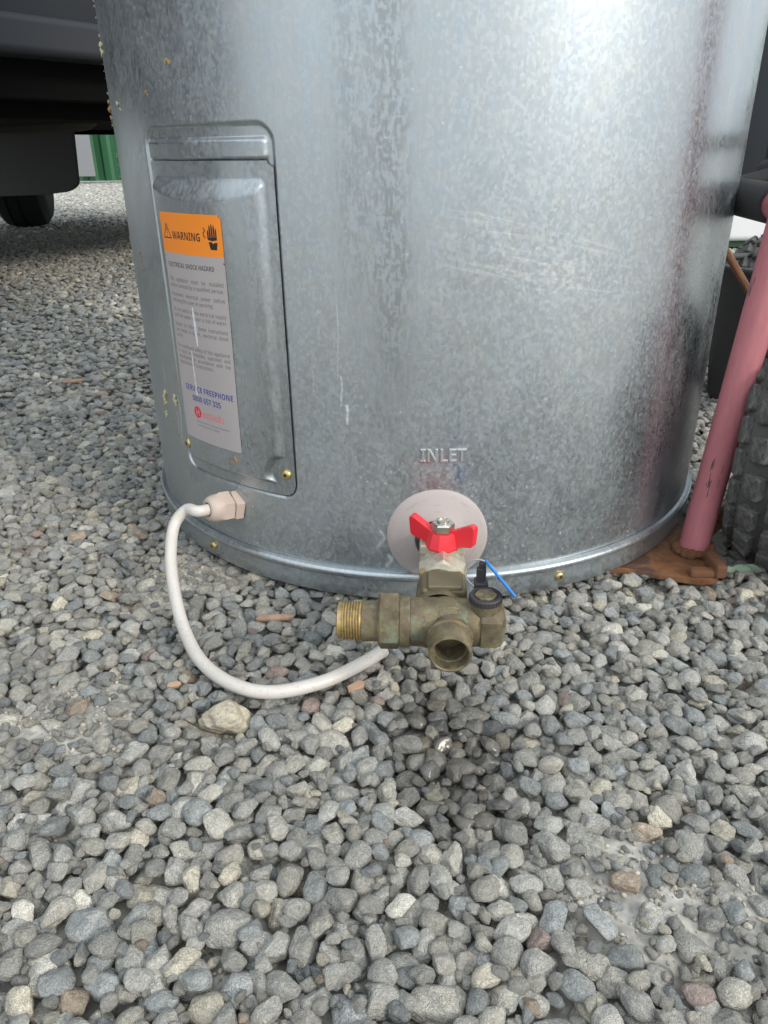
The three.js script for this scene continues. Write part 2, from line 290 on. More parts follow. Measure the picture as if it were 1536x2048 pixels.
// warning label
{
  const W = 820, H = 2020, c = document.createElement('canvas'); c.width = W; c.height = H; const x = c.getContext('2d');
  x.fillStyle = '#a8a1a1'; x.fillRect(0, 0, W, H);
  x.fillStyle = '#ee8a2b'; x.fillRect(0, 0, W, 325);
  x.fillStyle = '#231f20'; x.strokeStyle = '#231f20';
  // warning triangle
  x.lineWidth = 9; x.lineJoin = 'round'; x.beginPath(); x.moveTo(100, 92); x.lineTo(162, 205); x.lineTo(38, 205); x.closePath(); x.stroke();
  x.beginPath(); x.moveTo(93, 125); x.lineTo(107, 125); x.lineTo(103, 175); x.lineTo(97, 175); x.fill(); x.beginPath(); x.arc(100, 189, 7, 0, 7); x.fill();
  x.textBaseline = 'alphabetic'; x.font = 'bold 88px sans-serif'; x.save(); x.translate(185, 210); x.scale(390 / x.measureText('WARNING').width, 1); x.fillText('WARNING', 0, 0); x.restore();
  // hand with a spark
  x.save(); x.translate(700, 60); 
  for (const [fx, fy, fw, fh] of [[-42, 55, 17, 60], [-21, 18, 18, 100], [2, 8, 18, 110], [25, 16, 18, 100], [47, 40, 15, 76]]) { x.beginPath(); x.ellipse(fx + fw / 2, fy + fh / 2, fw / 2, fh / 2, 0, 0, 7); x.fill(); x.fillRect(fx, fy + fh / 2, fw, 118 - fy - fh / 2 + 8); }
  x.beginPath(); x.moveTo(-42, 120); x.lineTo(62, 108); x.lineTo(62, 130); x.lineTo(10, 140); x.lineTo(-38, 132); x.fill();
  x.beginPath(); x.moveTo(-34, 150); x.lineTo(0, 146); x.lineTo(14, 162); x.lineTo(30, 152); x.lineTo(64, 150); x.lineTo(52, 208); x.lineTo(-18, 208); x.fill();
  x.lineWidth = 9; x.beginPath(); x.moveTo(-82, 40); x.lineTo(-66, 62); x.lineTo(-86, 82); x.lineTo(-84, 104); x.lineTo(-64, 118); x.stroke(); x.restore();
  const just = (t, y, size, full = true) => { x.font = size + 'px sans-serif'; const w = t.split(' '), L = 40, RR = 782; if (!full) { x.save(); x.translate(L, y); x.scale(0.9, 1); x.fillText(t, 0, 0); x.restore(); return; } let ws = w.map(q => x.measureText(q).width), tot = ws.reduce((a, b) => a + b, 0), k = Math.min(0.94, (RR - L - (w.length - 1) * 12) / tot), gap = (RR - L - tot * k) / (w.length - 1), px = L; w.forEach((q, i) => { x.save(); x.translate(px, y); x.scale(k, 1); x.fillText(q, 0, 0); x.restore(); px += ws[i] * k + gap; }); };
  x.font = 'bold 54px sans-serif'; x.fillStyle = '#4a4448'; x.save(); x.translate(48, 440); x.scale(650 / x.measureText('ELECTRICAL SHOCK HAZARD').width, 1); x.fillText('ELECTRICAL SHOCK HAZARD', 0, 0); x.restore();
  x.fillStyle = '#4c464a';
  [['This appliance must be installed', 560, 1], ['and/or serviced by a qualified person.', 612, 1], ['Disconnect electrical power before', 690, 1], ['removing this cover or servicing.', 742, 0], ['Do not switch on the electrical supply', 822, 1], ['until the water heater is full of water.', 874, 1], ['Failure to follow these instructions', 954, 1], ['can result in death, electrical shock', 1006, 1], ['or fire.', 1056, 0],
    ['For continued safety of this appliance', 1150, 1], ['it must be installed, operated and', 1200, 1], ['maintained in accordance with the', 1250, 1], ["manufacturer's instructions.", 1300, 0]].forEach(([t, y, f]) => just(t, y, 46, !!f));
  x.fillStyle = '#2b3c86'; x.font = 'bold 76px sans-serif'; x.save(); x.translate(90, 1540); x.scale(690 / x.measureText('SERVICE FREEPHONE').width, 1); x.fillText('SERVICE FREEPHONE', 0, 0); x.restore();
  x.save(); x.translate(190, 1632); x.scale(425 / x.measureText('0800 657 335').width, 1); x.fillText('0800 657 335', 0, 0); x.restore();
  x.fillStyle = '#d42a35'; x.beginPath(); x.arc(250, 1740, 56, 0, 7); x.fill(); x.strokeStyle = '#aca6a6'; x.lineWidth = 9; x.beginPath(); x.moveTo(230, 1705); x.lineTo(230, 1775); x.moveTo(270, 1705); x.lineTo(270, 1775); x.moveTo(230, 1740); x.lineTo(270, 1740); x.stroke();
  x.font = 'bold 78px sans-serif'; x.strokeStyle = '#d42a35'; x.lineWidth = 4; x.save(); x.translate(312, 1772); x.scale(310 / x.measureText('eatmatic').width, 1); x.fillStyle = '#c9b4b4'; x.fillText('eurmetic', 0, 0); x.strokeText('eurmetic', 0, 0); x.restore();
  x.fillStyle = '#55505a'; x.font = '25px sans-serif'; x.fillText('Manufactured from approved components', 216, 1838); x.fillText('to the requirements of NZ/AS', 232, 1874);
  // scraped-off ink and pale runs down the label
  for (let i = 0; i < 900; i++) { const t = rnd(), y = 760 + t * 330; x.fillStyle = `rgba(${190 + rnd() * 50 | 0},${195 + rnd() * 50 | 0},${200 + rnd() * 50 | 0},${0.15 + rnd() * 0.4})`; const w = (0.35 + 0.65 * Math.sin(Math.PI * Math.min(1, t * 1.05))) * 34; x.fillRect(372 + (rnd() - 0.5) * w + (t - 0.4) * 10, y, 3 + rnd() * 5, 4 + rnd() * 14); }
  for (let i = 0; i < 480; i++) { const t = rnd(), y = 1150 + t * 420; x.fillStyle = `rgba(${190 + rnd() * 50 | 0},${190 + rnd() * 50 | 0},${190 + rnd() * 45 | 0},${0.3 + rnd() * 0.4})`; x.fillRect(268 + (rnd() - 0.5) * (8 + t * 22), y, 3 + rnd() * 4, 4 + rnd() * 12); }
  for (let i = 0; i < 260; i++) { x.fillStyle = rnd() < 0.3 ? 'rgba(70,60,50,0.5)' : 'rgba(220,220,215,0.5)'; const s = 1 + rnd() * 4; x.fillRect(rnd() * W, rnd() * H, s, s); }
  x.fillStyle = 'rgba(60,45,40,0.8)'; x.beginPath(); x.ellipse(812, 372, 10, 7, 0.4, 0, 7); x.fill(); x.beginPath(); x.ellipse(24, 352, 5, 9, 0, 0, 7); x.fill();
  const tex = new THREE.CanvasTexture(c); tex.colorSpace = THREE.SRGBColorSpace; tex.anisotropy = 8;
  const s0 = sOf(-43.9), s1 = sOf(-29.4), y0 = 0.1165, y1 = 0.2985, sL = steps(s0, s1, 0.002), yL = steps(y0, y1, 0.002);
  const pos = [], uv = [], idx = [], n = yL.length;
  for (const s of sL) for (const y of yL) { const sk = s + (y - y1) * 0.012, q = R + coverOff(sk, y) + 0.00035, a = sk / R, yy = y - 0.0 * (s - s0); pos.push(q * Math.sin(a), yy, q * Math.cos(a)); uv.push((s - s0) / (s1 - s0), (y - y0) / (y1 - y0)); }
  const rc = 0.006;
  for (let i = 0; i + 1 < sL.length; i++) for (let j = 0; j + 1 < n; j++) {
    const cs = (sL[i] + sL[i + 1]) / 2, cy = (yL[j] + yL[j + 1]) / 2; if (cs > s1 - rc && cy > y1 - rc && Math.hypot(cs - s1 + rc, cy - y1 + rc) > rc) continue;
    const a = i * n + j; idx.push(a, a + n, a + n + 1, a, a + n + 1, a + 1);
  }
  const g = new THREE.BufferGeometry(); g.setIndex(idx); g.setAttribute('position', new THREE.Float32BufferAttribute(pos, 3)); g.setAttribute('uv', new THREE.Float32BufferAttribute(uv, 2)); g.computeVertexNormals();
  const l = part('warning_label', g, mat({ map: tex, roughness: 0.42, metalness: 0.0 }), cover);
  l.userData.label = 'orange and grey electrical shock warning label';
}
// pan head screws with a cross recess
const zincYellow = mat({ color: lin(0.58, 0.47, 0.22), metalness: 0.9, roughness: 0.36 });
const darkRecess = mat({ color: lin(0.09, 0.07, 0.04), metalness: 0.6, roughness: 0.7 });
const screwGeo = turned([[-0.001, 0.0044], [0.0006, 0.0044], [0.0016, 0.0040], [0.0023, 0.0032], [0.0027, 0.0020], [0.0027, 0.0014], [0.0012, 0.0009], [0.0012, 0.00001]], 28, 0.7);
const slotGeo = merged([new THREE.BoxGeometry(0.0034, 0.0009, 0.0009).translate(0, 0, 0.0025), new THREE.BoxGeometry(0.0009, 0.0034, 0.0009).translate(0, 0, 0.0025)]);
function screw(parent, deg, y, off, turn) {
  const s = part('screw', screwGeo, zincYellow, parent), p = onTank(deg, y, off); s.position.copy(p); s.rotation.order = 'YXZ'; s.rotation.y = deg * DEG; s.rotation.z = turn;
  if (parent === tank) part('cross_recess', slotGeo, darkRecess, s); else { const q = part('cross_recess', slotGeo, darkRecess, parent); q.position.copy(s.position); q.rotation.copy(s.rotation); }
}
screw(cover, -22.3, 0.1027, -0.0010, 0.4); screw(cover, -48.2 + 1.9, 0.104, -0.0006, 0.9);
screw(tank, -40.8, 0.0115, 0.0028, 0.2); screw(tank, 23.6, 0.0115, 0.0028, 0.7); screw(tank, 96, 0.0115, 0.0028, 0.1);
{ // rusty screw hole low in the cover
  const rust = mat({ color: lin(0.28, 0.17, 0.09), roughness: 0.95 });
  const g = turned([[-0.0005, 0.0032], [0.0005, 0.0028], [0.0004, 0.0018], [-0.0012, 0.0012], [-0.0012, 0.00001]], 14, 0.6).scale(0.8, 1.15, 1);
  const o = part('rusted_hole', g, rust, cover); o.position.copy(onTank(-31.6, 0.1082, coverOff(sOf(-31.6), 0.1082) + 0.0003)); o.rotation.y = -31.6 * DEG;
}
// pressed word INLET
{
  const font = await new FontLoader().loadAsync('fonts/droid/droid_sans_regular.typeface.json');
  const g = new TextGeometry('INLET', { font, size: 0.0098, depth: 0.0004, curveSegments: 4, bevelEnabled: true, bevelThickness: 0.0012, bevelSize: 0.00045, bevelSegments: 3 });
  g.computeBoundingBox(); const w = g.boundingBox.max.x; const sx = 0.0355 / w; const p = g.attributes.position, u = g.attributes.uv;
  for (let i = 0; i < p.count; i++) { const s = sOf(-0.3) + p.getX(i) * sx, q = R + p.getZ(i) - 0.0004 + wallOff(s, 0.129), a = s / R, y = 0.1243 + p.getY(i) - 0.00002 * p.getX(i); p.setXYZ(i, q * Math.sin(a), y, q * Math.cos(a)); u.setXY(i, ...sheetUV(s, y)); }
  g.computeVertexNormals(); part('embossed_lettering', g, mat({ color: lin(0.56, 0.58, 0.59), metalness: 0.85, roughness: 0.40 }), tank);
}
// foam that leaked from the seams, in crusty dabs
{
  const foamMat = mat({ color: lin(0.46, 0.42, 0.27), roughness: 1 }), brownFoam = mat({ color: lin(0.30, 0.20, 0.10), roughness: 1 });
  const dab = (list, m) => { const gs = list.map(([deg, y, r]) => { const g = new THREE.IcosahedronGeometry(r * 0.72, 3), p = g.attributes.position; const o = rnd() * 50; for (let i = 0; i < p.count; i++) { const k = 0.35 + 1.3 * vnoise(p.getX(i) / r * 2.6 + o, p.getY(i) / r * 1.7 + p.getZ(i) / r * 1.3 + o); p.setXYZ(i, p.getX(i) * k, p.getY(i) * k * 1.1, p.getZ(i) * k * 0.6); } g.rotateY(deg * DEG); g.computeVertexNormals(); const c = onTank(deg, y, 0.0006); return g.translate(c.x, c.y, c.z); }); part('foam_dab', gs, m, tank); };
  dab([[-53.8, 0.1420, 0.0026], [-54.6, 0.1375, 0.003], [-54.3, 0.1335, 0.0032], [-54.8, 0.130, 0.0024]], foamMat);
  dab([[-49.4, 0.1440, 0.003], [-49.3, 0.1405, 0.0028], [-49.0, 0.1370, 0.0020]], foamMat);
  dab([[-55, 0.121, 0.0022], [-55.2, 0.1175, 0.002]], foamMat);
  dab([[-53.6, 0.1395, 0.0018]], brownFoam);
  dab([[-65.5, 0.418, 0.0036], [-65.2, 0.413, 0.003], [-66.2, 0.425, 0.002]], foamMat);
  dab([[-57.5, 0.3745, 0.002], [-56, 0.370, 0.0013]], foamMat);
  dab([[-67.6, 0.372, 0.003], [-68, 0.378, 0.0024], [-67.4, 0.366, 0.0022]], brownFoam);
  const line = []; for (let i = 0; i < 34; i++) line.push([-68.6 + rr(-0.5, 0.6), rr(0.24, 0.46), rr(0.0004, 0.0011)]); dab(line, foamMat);
  dab([[-66.5, 0.269, 0.0014], [-57.5, 0.262, 0.0016], [-57, 0.256, 0.0013], [-56.3, 0.249, 0.0016], [-55.6, 0.243, 0.0012]], brownFoam);
  dab([[-38.2, 0.3965, 0.0022], [-37.6, 0.3955, 0.0016]], brownFoam); dab([[-44.6, 0.379, 0.0016], [-44.1, 0.377, 0.0014]], brownFoam);
}

// ------------------------------------------------------------------ pipework: escutcheon, ball valve, brass valve
const vx = 0.0125, vy = 0.0605;
const at = (o, x, y, z) => { o.position.set(vx + x, vy + y, R + z); return o; };
const noisy = (w, fn) => dataTex(w, w, fn, true);
const brassTex = noisy(512, (u, v, o) => {
  const a = fbm(u * 8, v * 8, 5, 8), b = fbm(u * 12 + 5, v * 12, 4, 12), c = fbm(u * 60, v * 60, 2, 60), gr = sstep(0.60, 0.74, fbm(u * 10 + 31, v * 10 + 7, 4, 10)), dk = sstep(0.55, 0.72, b);
  let r = 0.168 + 0.14 * (a - 0.5), g = 0.136 + 0.12 * (a - 0.5), bl = 0.080 + 0.06 * (a - 0.5);
  r += (0.10 - r) * dk * 0.7; g += (0.085 - g) * dk * 0.7; bl += (0.06 - bl) * dk * 0.7;
  r += (0.17 - r) * gr * 0.45; g += (0.235 - g) * gr * 0.45; bl += (0.175 - bl) * gr * 0.45;
  const k = 0.82 + 0.36 * c; o[0] = r * k; o[1] = g * k; o[2] = bl * k;
});
const brassRough = dataTex(256, 256, (u, v, o) => { const a = fbm(u * 16, v * 16, 4, 16); o[0] = 0; o[1] = 0.42 + 0.4 * a; o[2] = 0.62 - 0.5 * a; }, false);
for (const t of [brassTex, brassRough]) t.repeat.set(14, 14);
const brass = mat({ map: brassTex, roughnessMap: brassRough, metalnessMap: brassRough, roughness: 1, metalness: 1, bumpMap: brassRough, bumpScale: 0.00025 });
const nickelTex = noisy(512, (u, v, o) => { const a = fbm(u * 8, v * 8, 5, 8), c = fbm(u * 50, v * 50, 2, 50), y = sstep(0.52, 0.72, fbm(u * 6 + 3, v * 6, 4, 6)); const k = 0.9 + 0.2 * c; let r = 0.47 + 0.14 * (a - 0.5), g = 0.445 + 0.13 * (a - 0.5), b = 0.36 + 0.1 * (a - 0.5); r += (0.33 - r) * y; g += (0.26 - g) * y; b += (0.13 - b) * y; o[0] = r * k; o[1] = g * k; o[2] = b * k; });
nickelTex.repeat.set(12, 12);
const nickel = mat({ map: nickelTex, roughnessMap: brassRough, metalnessMap: brassRough, roughness: 0.85, metalness: 1, bumpMap: brassRough, bumpScale: 0.0002 });
const brightNickel = mat({ color: lin(0.62, 0.60, 0.54), metalness: 1, roughness: 0.34 });

// plastic escutcheon: a shallow cone with a lip
const collarTex = dataTex(256, 256, (u, v, o) => { const a = fbm(u * 6, v * 6, 4, 6), d = sstep(0.62, 0.78, fbm(u * 20 + 4, v * 20, 3, 20)) * 0.08, k = (0.92 + 0.16 * a) * (1 - d); o[0] = 0.40 * k; o[1] = 0.355 * k * (1 - 0.1 * d); o[2] = 0.345 * k * (1 - 0.25 * d); }, true); collarTex.repeat.set(8, 20);
const plasticGrey = mat({ map: collarTex, roughness: 0.6, bumpMap: brassRough, bumpScale: 0.00005 });
at(part('escutcheon', turned([[-0.0035, 0.0395], [0.0006, 0.0402], [0.0016, 0.0400], [0.0022, 0.0392], [0.0036, 0.036], [0.0066, 0.028], [0.0094, 0.0215], [0.0106, 0.0190], [0.0108, 0.0180], [0.0104, 0.0174], [0.0060, 0.0172], [-0.002, 0.0172]], 96, 0.8), plasticGrey, tank), 0, 0.0, -0.0012);

const ballValve = at(part('ball_valve', [
  turned([[-0.004, 0.0148], [0.0080, 0.0148], [0.0082, 0.0160], [0.0100, 0.0166], [0.0120, 0.0172, 1], [0.0270, 0.0172, 1], [0.0285, 0.0160, 0.4], [0.0295, 0.0148], [0.031, 0.0142], [0.0335, 0.0150], [0.0390, 0.0166], [0.0450, 0.0172], [0.0510, 0.0168], [0.0560, 0.0158], [0.0572, 0.0160], [0.0590, 0.0174, 0.9], [0.0610, 0.0180, 1], [0.0740, 0.0180, 1], [0.0762, 0.0168, 0.5], [0.0768, 0.0150], [0.081, 0.0145], [0.090, 0.0145]], 72, 0.35, Math.PI / 6),
  alongY(turned([[0.010, 0.0110], [0.0165, 0.0108], [0.0180, 0.0098], [0.0205, 0.0094], [0.0212, 0.0076], [0.0250, 0.0072]], 36, 0.5)).translate(0, 0, 0.0490),
  box(0.0125, 0.0085, 0.010, -0.0105, 0.0145, 0.0470, 0.002), box(0.0125, 0.0085, 0.010, 0.0105, 0.0145, 0.0470, 0.002),
], nickel, tank), 0.0030, 0, 0);
{ // worn lock nut and red butterfly handle
  const nut = part('lock_nut', [alongY(turned([[0.0300, 0.0062], [0.0304, 0.0078, 1], [0.0356, 0.0078, 1], [0.0366, 0.0070, 0.6], [0.0368, 0.0045]], 48, 0.3)), alongY(turned([[0.0366, 0.0042], [0.0386, 0.0040], [0.0388, 0.0032], [0.0378, 0.0030], [0.0378, 0.00001]], 24, 0.5))], brightNickel, ballValve);
  nut.position.set(0, 0, 0.0490);
  const red = mat({ color: lin(0.68, 0.018, 0.03), roughness: 0.42, clearcoat: 0.25, clearcoatRoughness: 0.4 });
  const wing = side => {
    const sh = new THREE.Shape(); sh.moveTo(0.006, 0.0190); sh.lineTo(0.0215, 0.0225); sh.quadraticCurveTo(0.0240, 0.0228, 0.0240, 0.0252); sh.lineTo(0.0243, 0.0352); sh.quadraticCurveTo(0.0242, 0.0384, 0.0212, 0.0376); sh.lineTo(0.006, 0.0295); sh.closePath();
    const g = new THREE.ExtrudeGeometry(sh, { depth: 0.0044, bevelEnabled: true, bevelThickness: 0.0009, bevelSize: 0.0009, bevelSegments: 3, curveSegments: 6 }); g.translate(0, 0, -0.0022);
    g.rotateX(-0.10); if (side < 0) g.rotateY(Math.PI); return prep(g);
  };
  const skirt = alongY(turned([[0.0170, 0.0118], [0.0174, 0.0126], [0.0190, 0.0128], [0.0270, 0.0104], [0.0295, 0.0092], [0.0300, 0.0070]], 10, 0.35)).translate(0, 0, 0);
  const h = part('butterfly_handle', [wing(1), wing(-1), skirt], red, ballValve);
  h.position.set(0, 0, 0.0490); h.rotation.y = -0.55; h.userData.label = 'red butterfly handle';
}
// brass pressure valve body
const mod = at(part('pressure_valve', [
  box(0.031, 0.031, 0.024, 0.003, 0.0, 0.0955, 0.003), box(0.023, 0.0035, 0.0205, 0.0035, 0.0165, 0.0970, 0.0012),
  turned([[0.080, 0.0155], [0.104, 0.0165], [0.115, 0.017]], 32, 0.6),
  new THREE.SphereGeometry(0.0178, 40, 24).scale(1.05, 0.95, 1).translate(0.004, 0, 0.122),
  alongX(turned([[-0.0190, 0.00001], [-0.0190, 0.0158], [-0.0150, 0.0160], [-0.006, 0.0164], [0.010, 0.0160], [0.024, 0.0156], [0.0262, 0.0152]], 48, 0.5)).translate(0, 0, 0.122),
  turned([[0.118, 0.0160], [0.128, 0.0162], [0.1300, 0.0142], [0.1310, 0.0136], [0.1370, 0.0134], [0.1384, 0.0146], [0.1394, 0.0150], [0.1412, 0.0150], [0.1420, 0.0137], [0.1560, 0.0136], [0.1575, 0.0130], [0.1578, 0.0120], [0.1572, 0.0114], [0.1562, 0.0112], [0.1500, 0.0112]], 56, 0.5).translate(0.0060, 0, 0),
], brass, tank), 0, 0, 0);
{
  part('outlet_bore', turned([[0.1562, 0.01118], [0.1500, 0.0108], [0.1498, 0.0100], [0.140, 0.0099], [0.120, 0.0098], [0.0985, 0.0096], [0.0975, 0.00001]], 48, 0.5).translate(0.0060, 0, 0), brass, mod);
  part('union_nut', alongX(turned([[-0.0192, 0.0100], [-0.0192, 0.0166], [-0.0200, 0.0170], [-0.0255, 0.0170], [-0.0262, 0.0164], [-0.0266, 0.0168, 0.6], [-0.0275, 0.0176, 1], [-0.0385, 0.0176, 1], [-0.0400, 0.0160, 0.6], [-0.0402, 0.0120]], 72, 0.3, 0.22)).translate(0, 0, 0.122), brass, mod);
  part('tail_pipe', alongX(turned([[-0.0395, 0.0100], [-0.0395, 0.0133], [-0.0505, 0.0134], [-0.0512, 0.0120]], 48, 0.5)).translate(0, 0, 0.122), brass, mod);
  const th = [[-0.0505, 0.0090], [-0.0508, 0.0126]]; for (let z = -0.0515; z > -0.0640; z -= 0.0018) th.push([z, 0.0130], [z - 0.0006, 0.0130], [z - 0.0009, 0.0120], [z - 0.0012, 0.0120]); th.push([-0.0662, 0.0126], [-0.0668, 0.0118], [-0.0668, 0.0098], [-0.0600, 0.0096]);
  const goldTex = noisy(256, (u, v, o) => { const a = fbm(u * 10, v * 10, 4, 10), d = sstep(0.5, 0.68, fbm(u * 14 + 9, v * 14, 4, 14)); let r = 0.42 + 0.2 * (a - 0.5), g = 0.30 + 0.16 * (a - 0.5), b = 0.12; r += (0.27 - r) * d; g += (0.22 - g) * d; b += (0.14 - b) * d; o[0] = r; o[1] = g; o[2] = b; }); goldTex.repeat.set(20, 20);
  part('threaded_end', alongX(turned(th, 48, 0.3)).translate(0, 0, 0.122), mat({ map: goldTex, metalness: 0.7, roughness: 0.45 }), mod);
  part('end_chamber', [alongX(turned([[0.0255, 0.0140], [0.0260, 0.0166, 0.7], [0.0275, 0.0170, 0.85], [0.0360, 0.0168, 0.8], [0.0392, 0.0156, 0.4], [0.0412, 0.0125], [0.0424, 0.0070], [0.0427, 0.00001]], 60, 0.35, 0.5)).translate(0, 0, 0.122), alongY(turned([[0.004, 0.0104], [0.0180, 0.0102]], 32)).translate(0.0290, 0, 0.1235)], brass, mod);
  const black = mat({ color: lin(0.040, 0.036, 0.040), roughness: 0.6, bumpMap: brassRough, bumpScale: 0.0003 });
  const knob = []; for (let i = 0; i < 28; i++) { const a = i / 28 * Math.PI * 2; knob.push(box(0.0009, 0.0030, 0.0011, 0.0103, 0.0200, 0).rotateY(a)); }
  part('relief_knob', [alongY(turned([[0.0172, 0.0090], [0.0176, 0.0100], [0.0184, 0.0104], [0.0218, 0.0104], [0.0226, 0.0098], [0.0226, 0.0080], [0.0216, 0.0072], [0.0216, 0.00001]], 48, 0.4)), ...knob], black, mod).position.set(0.0290, 0, 0.1235);
  part('knob_insert', alongY(turned([[0.0210, 0.0068, 0.8], [0.0228, 0.0068, 0.8], [0.0234, 0.0060, 0.8], [0.0232, 0.00001]], 48, 0.3)), mat({ map: brassTex, roughness: 0.7, metalness: 0.3 }), mod).position.set(0.0290, 0, 0.1235);
  part('lug', [box(0.0062, 0.0120, 0.0050, 0.0270, 0.0265, 0.1060, 0.0014), box(0.0044, 0.0050, 0.0042, 0.0275, 0.0340, 0.1060, 0.0012), box(0.009, 0.008, 0.010, 0.0270, 0.0200, 0.1080, 0.0015)], black, mod);
  const loop = []; for (let i = 0; i <= 26; i++) { const a = i / 26 * Math.PI * 2; loop.push([0.0265 + 0.0100 * Math.cos(a), 0.0285 + 0.0090 * Math.sin(a), 0.1085 + 0.0055 * Math.cos(a + 0.6)]); }
  part('wire_loop', tube(loop, 0.00055, 90, 8), mat({ color: lin(0.42, 0.43, 0.44), roughness: 0.35, metalness: 0.5 }), mod);
  const sh = new THREE.Shape(); sh.moveTo(-0.004, 0.002); sh.lineTo(0.004, 0.002); sh.quadraticCurveTo(0.0085, -0.002, 0.0085, -0.006); sh.lineTo(0.0085, -0.027); sh.lineTo(-0.0085, -0.027); sh.lineTo(-0.0085, -0.006); sh.quadraticCurveTo(-0.0085, -0.002, -0.004, 0.002);
  const tg = new THREE.ExtrudeGeometry(sh, { depth: 0.0009, bevelEnabled: true, bevelThickness: 0.0003, bevelSize: 0.0003, bevelSegments: 1 });
  const tag = part('blue_tag', prep(tg), mat({ color: lin(0.015, 0.20, 0.66), roughness: 0.4 }), mod);
  { const X = V(0.10, -0.55, -0.83).normalize(), Y = V(-19, 20, -11.5).normalize(), Zz = X.clone().cross(Y).normalize(); Y.copy(Zz).cross(X); tag.quaternion.setFromRotationMatrix(new THREE.Matrix4().makeBasis(X, Y, Zz)); tag.position.set(0.0300, 0.0385, 0.1120); }
}

// ------------------------------------------------------------------ cable gland and cable
const beige = mat({ color: lin(0.46, 0.375, 0.325), roughness: 0.55 });
{
  const base = onTank(-34.1, 0.0620), dir = V(-0.70, 0.16, 0.71).normalize();
  const g = part('cable_gland', [
    turned([[-0.003, 0.0100], [-0.0025, 0.0136, 1], [0.0055, 0.0136, 1], [0.0066, 0.0126, 0.8], [0.0068, 0.0110]], 60, 0.3, 0.3),
    turned([[0.0066, 0.0108], [0.0084, 0.0110], [0.0086, 0.0134, 1], [0.0190, 0.0134, 1], [0.0205, 0.0130, 0.6], [0.0240, 0.0124], [0.0285, 0.0112], [0.0310, 0.0094], [0.0318, 0.0074], [0.0310, 0.0060], [0.024, 0.0058]], 60, 0.3, 0.45)], beige, tank);
  g.position.copy(base); g.scale.set(0.96, 0.96, 0.86); g.quaternion.setFromUnitVectors(V(0, 0, 1), dir);
  const e = base.clone().addScaledVector(dir, 0.022), e2 = base.clone().addScaledVector(dir, 0.036);
  const pts = [e.toArray(), e2.toArray(), [-0.1985, 0.0665, 0.2595], [-0.2085, 0.0565, 0.2640], [-0.2078, 0.0400, 0.2870], [-0.1975, 0.0228, 0.3190], [-0.1815, 0.0100, 0.3525], [-0.1590, 0.0040, 0.3860], [-0.1300, 0.0025, 0.4090], [-0.1040, 0.0022, 0.4155], [-0.0700, 0.0022, 0.4040], [-0.0440, 0.0022, 0.3830], [-0.0268, 0.0024, 0.3650]];
  const pvcTex = dataTex(512, 128, (u, v, o) => { const a = fbm(u * 40, v * 10, 3), s = sstep(0.80, 0.86, vnoise(u * 260, v * 26)) * 0.25, yl = sstep(0.1005, 0.103, u) * (1 - sstep(0.106, 0.1085, u)) * sstep(0.3, 0.6, vnoise(u * 900, v * 20)) * 0.6; let r = 0.56 + 0.05 * (a - 0.5), g = 0.53 + 0.06 * (a - 0.5), b = 0.495 + 0.08 * (a - 0.5); r -= s * 0.3; g -= s * 0.33; b -= s * 0.35; g += (0.62 - g) * yl; b += (0.18 - b) * yl; o[0] = r; o[1] = g; o[2] = b; }, true);
  part('power_cable', tube(pts, 0.0049, 240, 20, true), mat({ map: pvcTex, roughness: 0.42 }), tank);
}

// ------------------------------------------------------------------ ground
const dirtTex = dataTex(1024, 1024, (u, v, o) => { const a = fbm(u * 24, v * 24, 5, 24), b = fbm(u * 160, v * 160, 2, 160), c = fbm(u * 6 + 3, v * 6, 3, 6); const k = 0.34 + 0.24 * (a - 0.5) + 0.30 * (b - 0.5); o[0] = k * (1.05 + 0.12 * (c - 0.5)); o[1] = k * 0.99; o[2] = k * (0.88 - 0.1 * (c - 0.5)); }, true);
const dirtBump = dataTex(1024, 1024, (u, v, o) => { o[0] = o[1] = o[2] = 0.6 * fbm(u * 60, v * 60, 3, 60) + 0.4 * fbm(u * 220, v * 220, 2, 220); }, false);
for (const t of [dirtTex, dirtBump]) t.repeat.set(90, 90);
const GY = -0.0172;                                  // the sandy bed under the stones
const sandAt = (x, z) => fbm(x * 9 + 11, z * 9 + 5, 3);
const wetAt = (x, z) => { const n = 0.6 * (fbm(x * 30 + 40, z * 30, 3) - 0.5); const d = Math.min(Math.hypot((x - 0.020) / 0.028, (z - 0.458) / 0.034), Math.hypot((x - 0.008) / 0.014, (z - 0.424) / 0.02), Math.hypot((x - 0.030) / 0.022, (z - 0.500) / 0.016)); return d + n < 1; };
const groundH = (x, z) => GY + (Math.abs(x) < 0.9 && z > -0.4 && z < 1 ? 0.0085 * sstep(0.52, 0.70, sandAt(x, z)) + 0.004 * (fbm(x * 60, z * 60, 3) - 0.5) : 0);
const groundGeo = (() => {                           // one sheet, finely divided only where the camera stands
  const xs = join(steps(-30, -0.9, 4.85), steps(-0.9, 0.9, 0.005), steps(0.9, 30, 4.85)), zs = join(steps(-35, -0.4, 5), steps(-0.4, 1.0, 0.005), steps(1.0, 25, 6)), pos = [], col = [], uv = [], idx = [], n = zs.length;
  for (const x of xs) for (const z of zs) { pos.push(x, groundH(x, z), z); uv.push(x / 60, -z / 60); const w = wetAt(x, z) ? 0.38 : 1; col.push(w, w, w); }
  for (let i = 0; i + 1 < xs.length; i++) for (let j = 0; j + 1 < n; j++) { const a = i * n + j; idx.push(a, a + 1, a + n, a + 1, a + n + 1, a + n); }
  const g = new THREE.BufferGeometry(); g.setIndex(idx); g.setAttribute('position', new THREE.Float32BufferAttribute(pos, 3)); g.setAttribute('uv', new THREE.Float32BufferAttribute(uv, 2)); g.setAttribute('color', new THREE.Float32BufferAttribute(col, 3)); g.computeVertexNormals(); return g;
})();
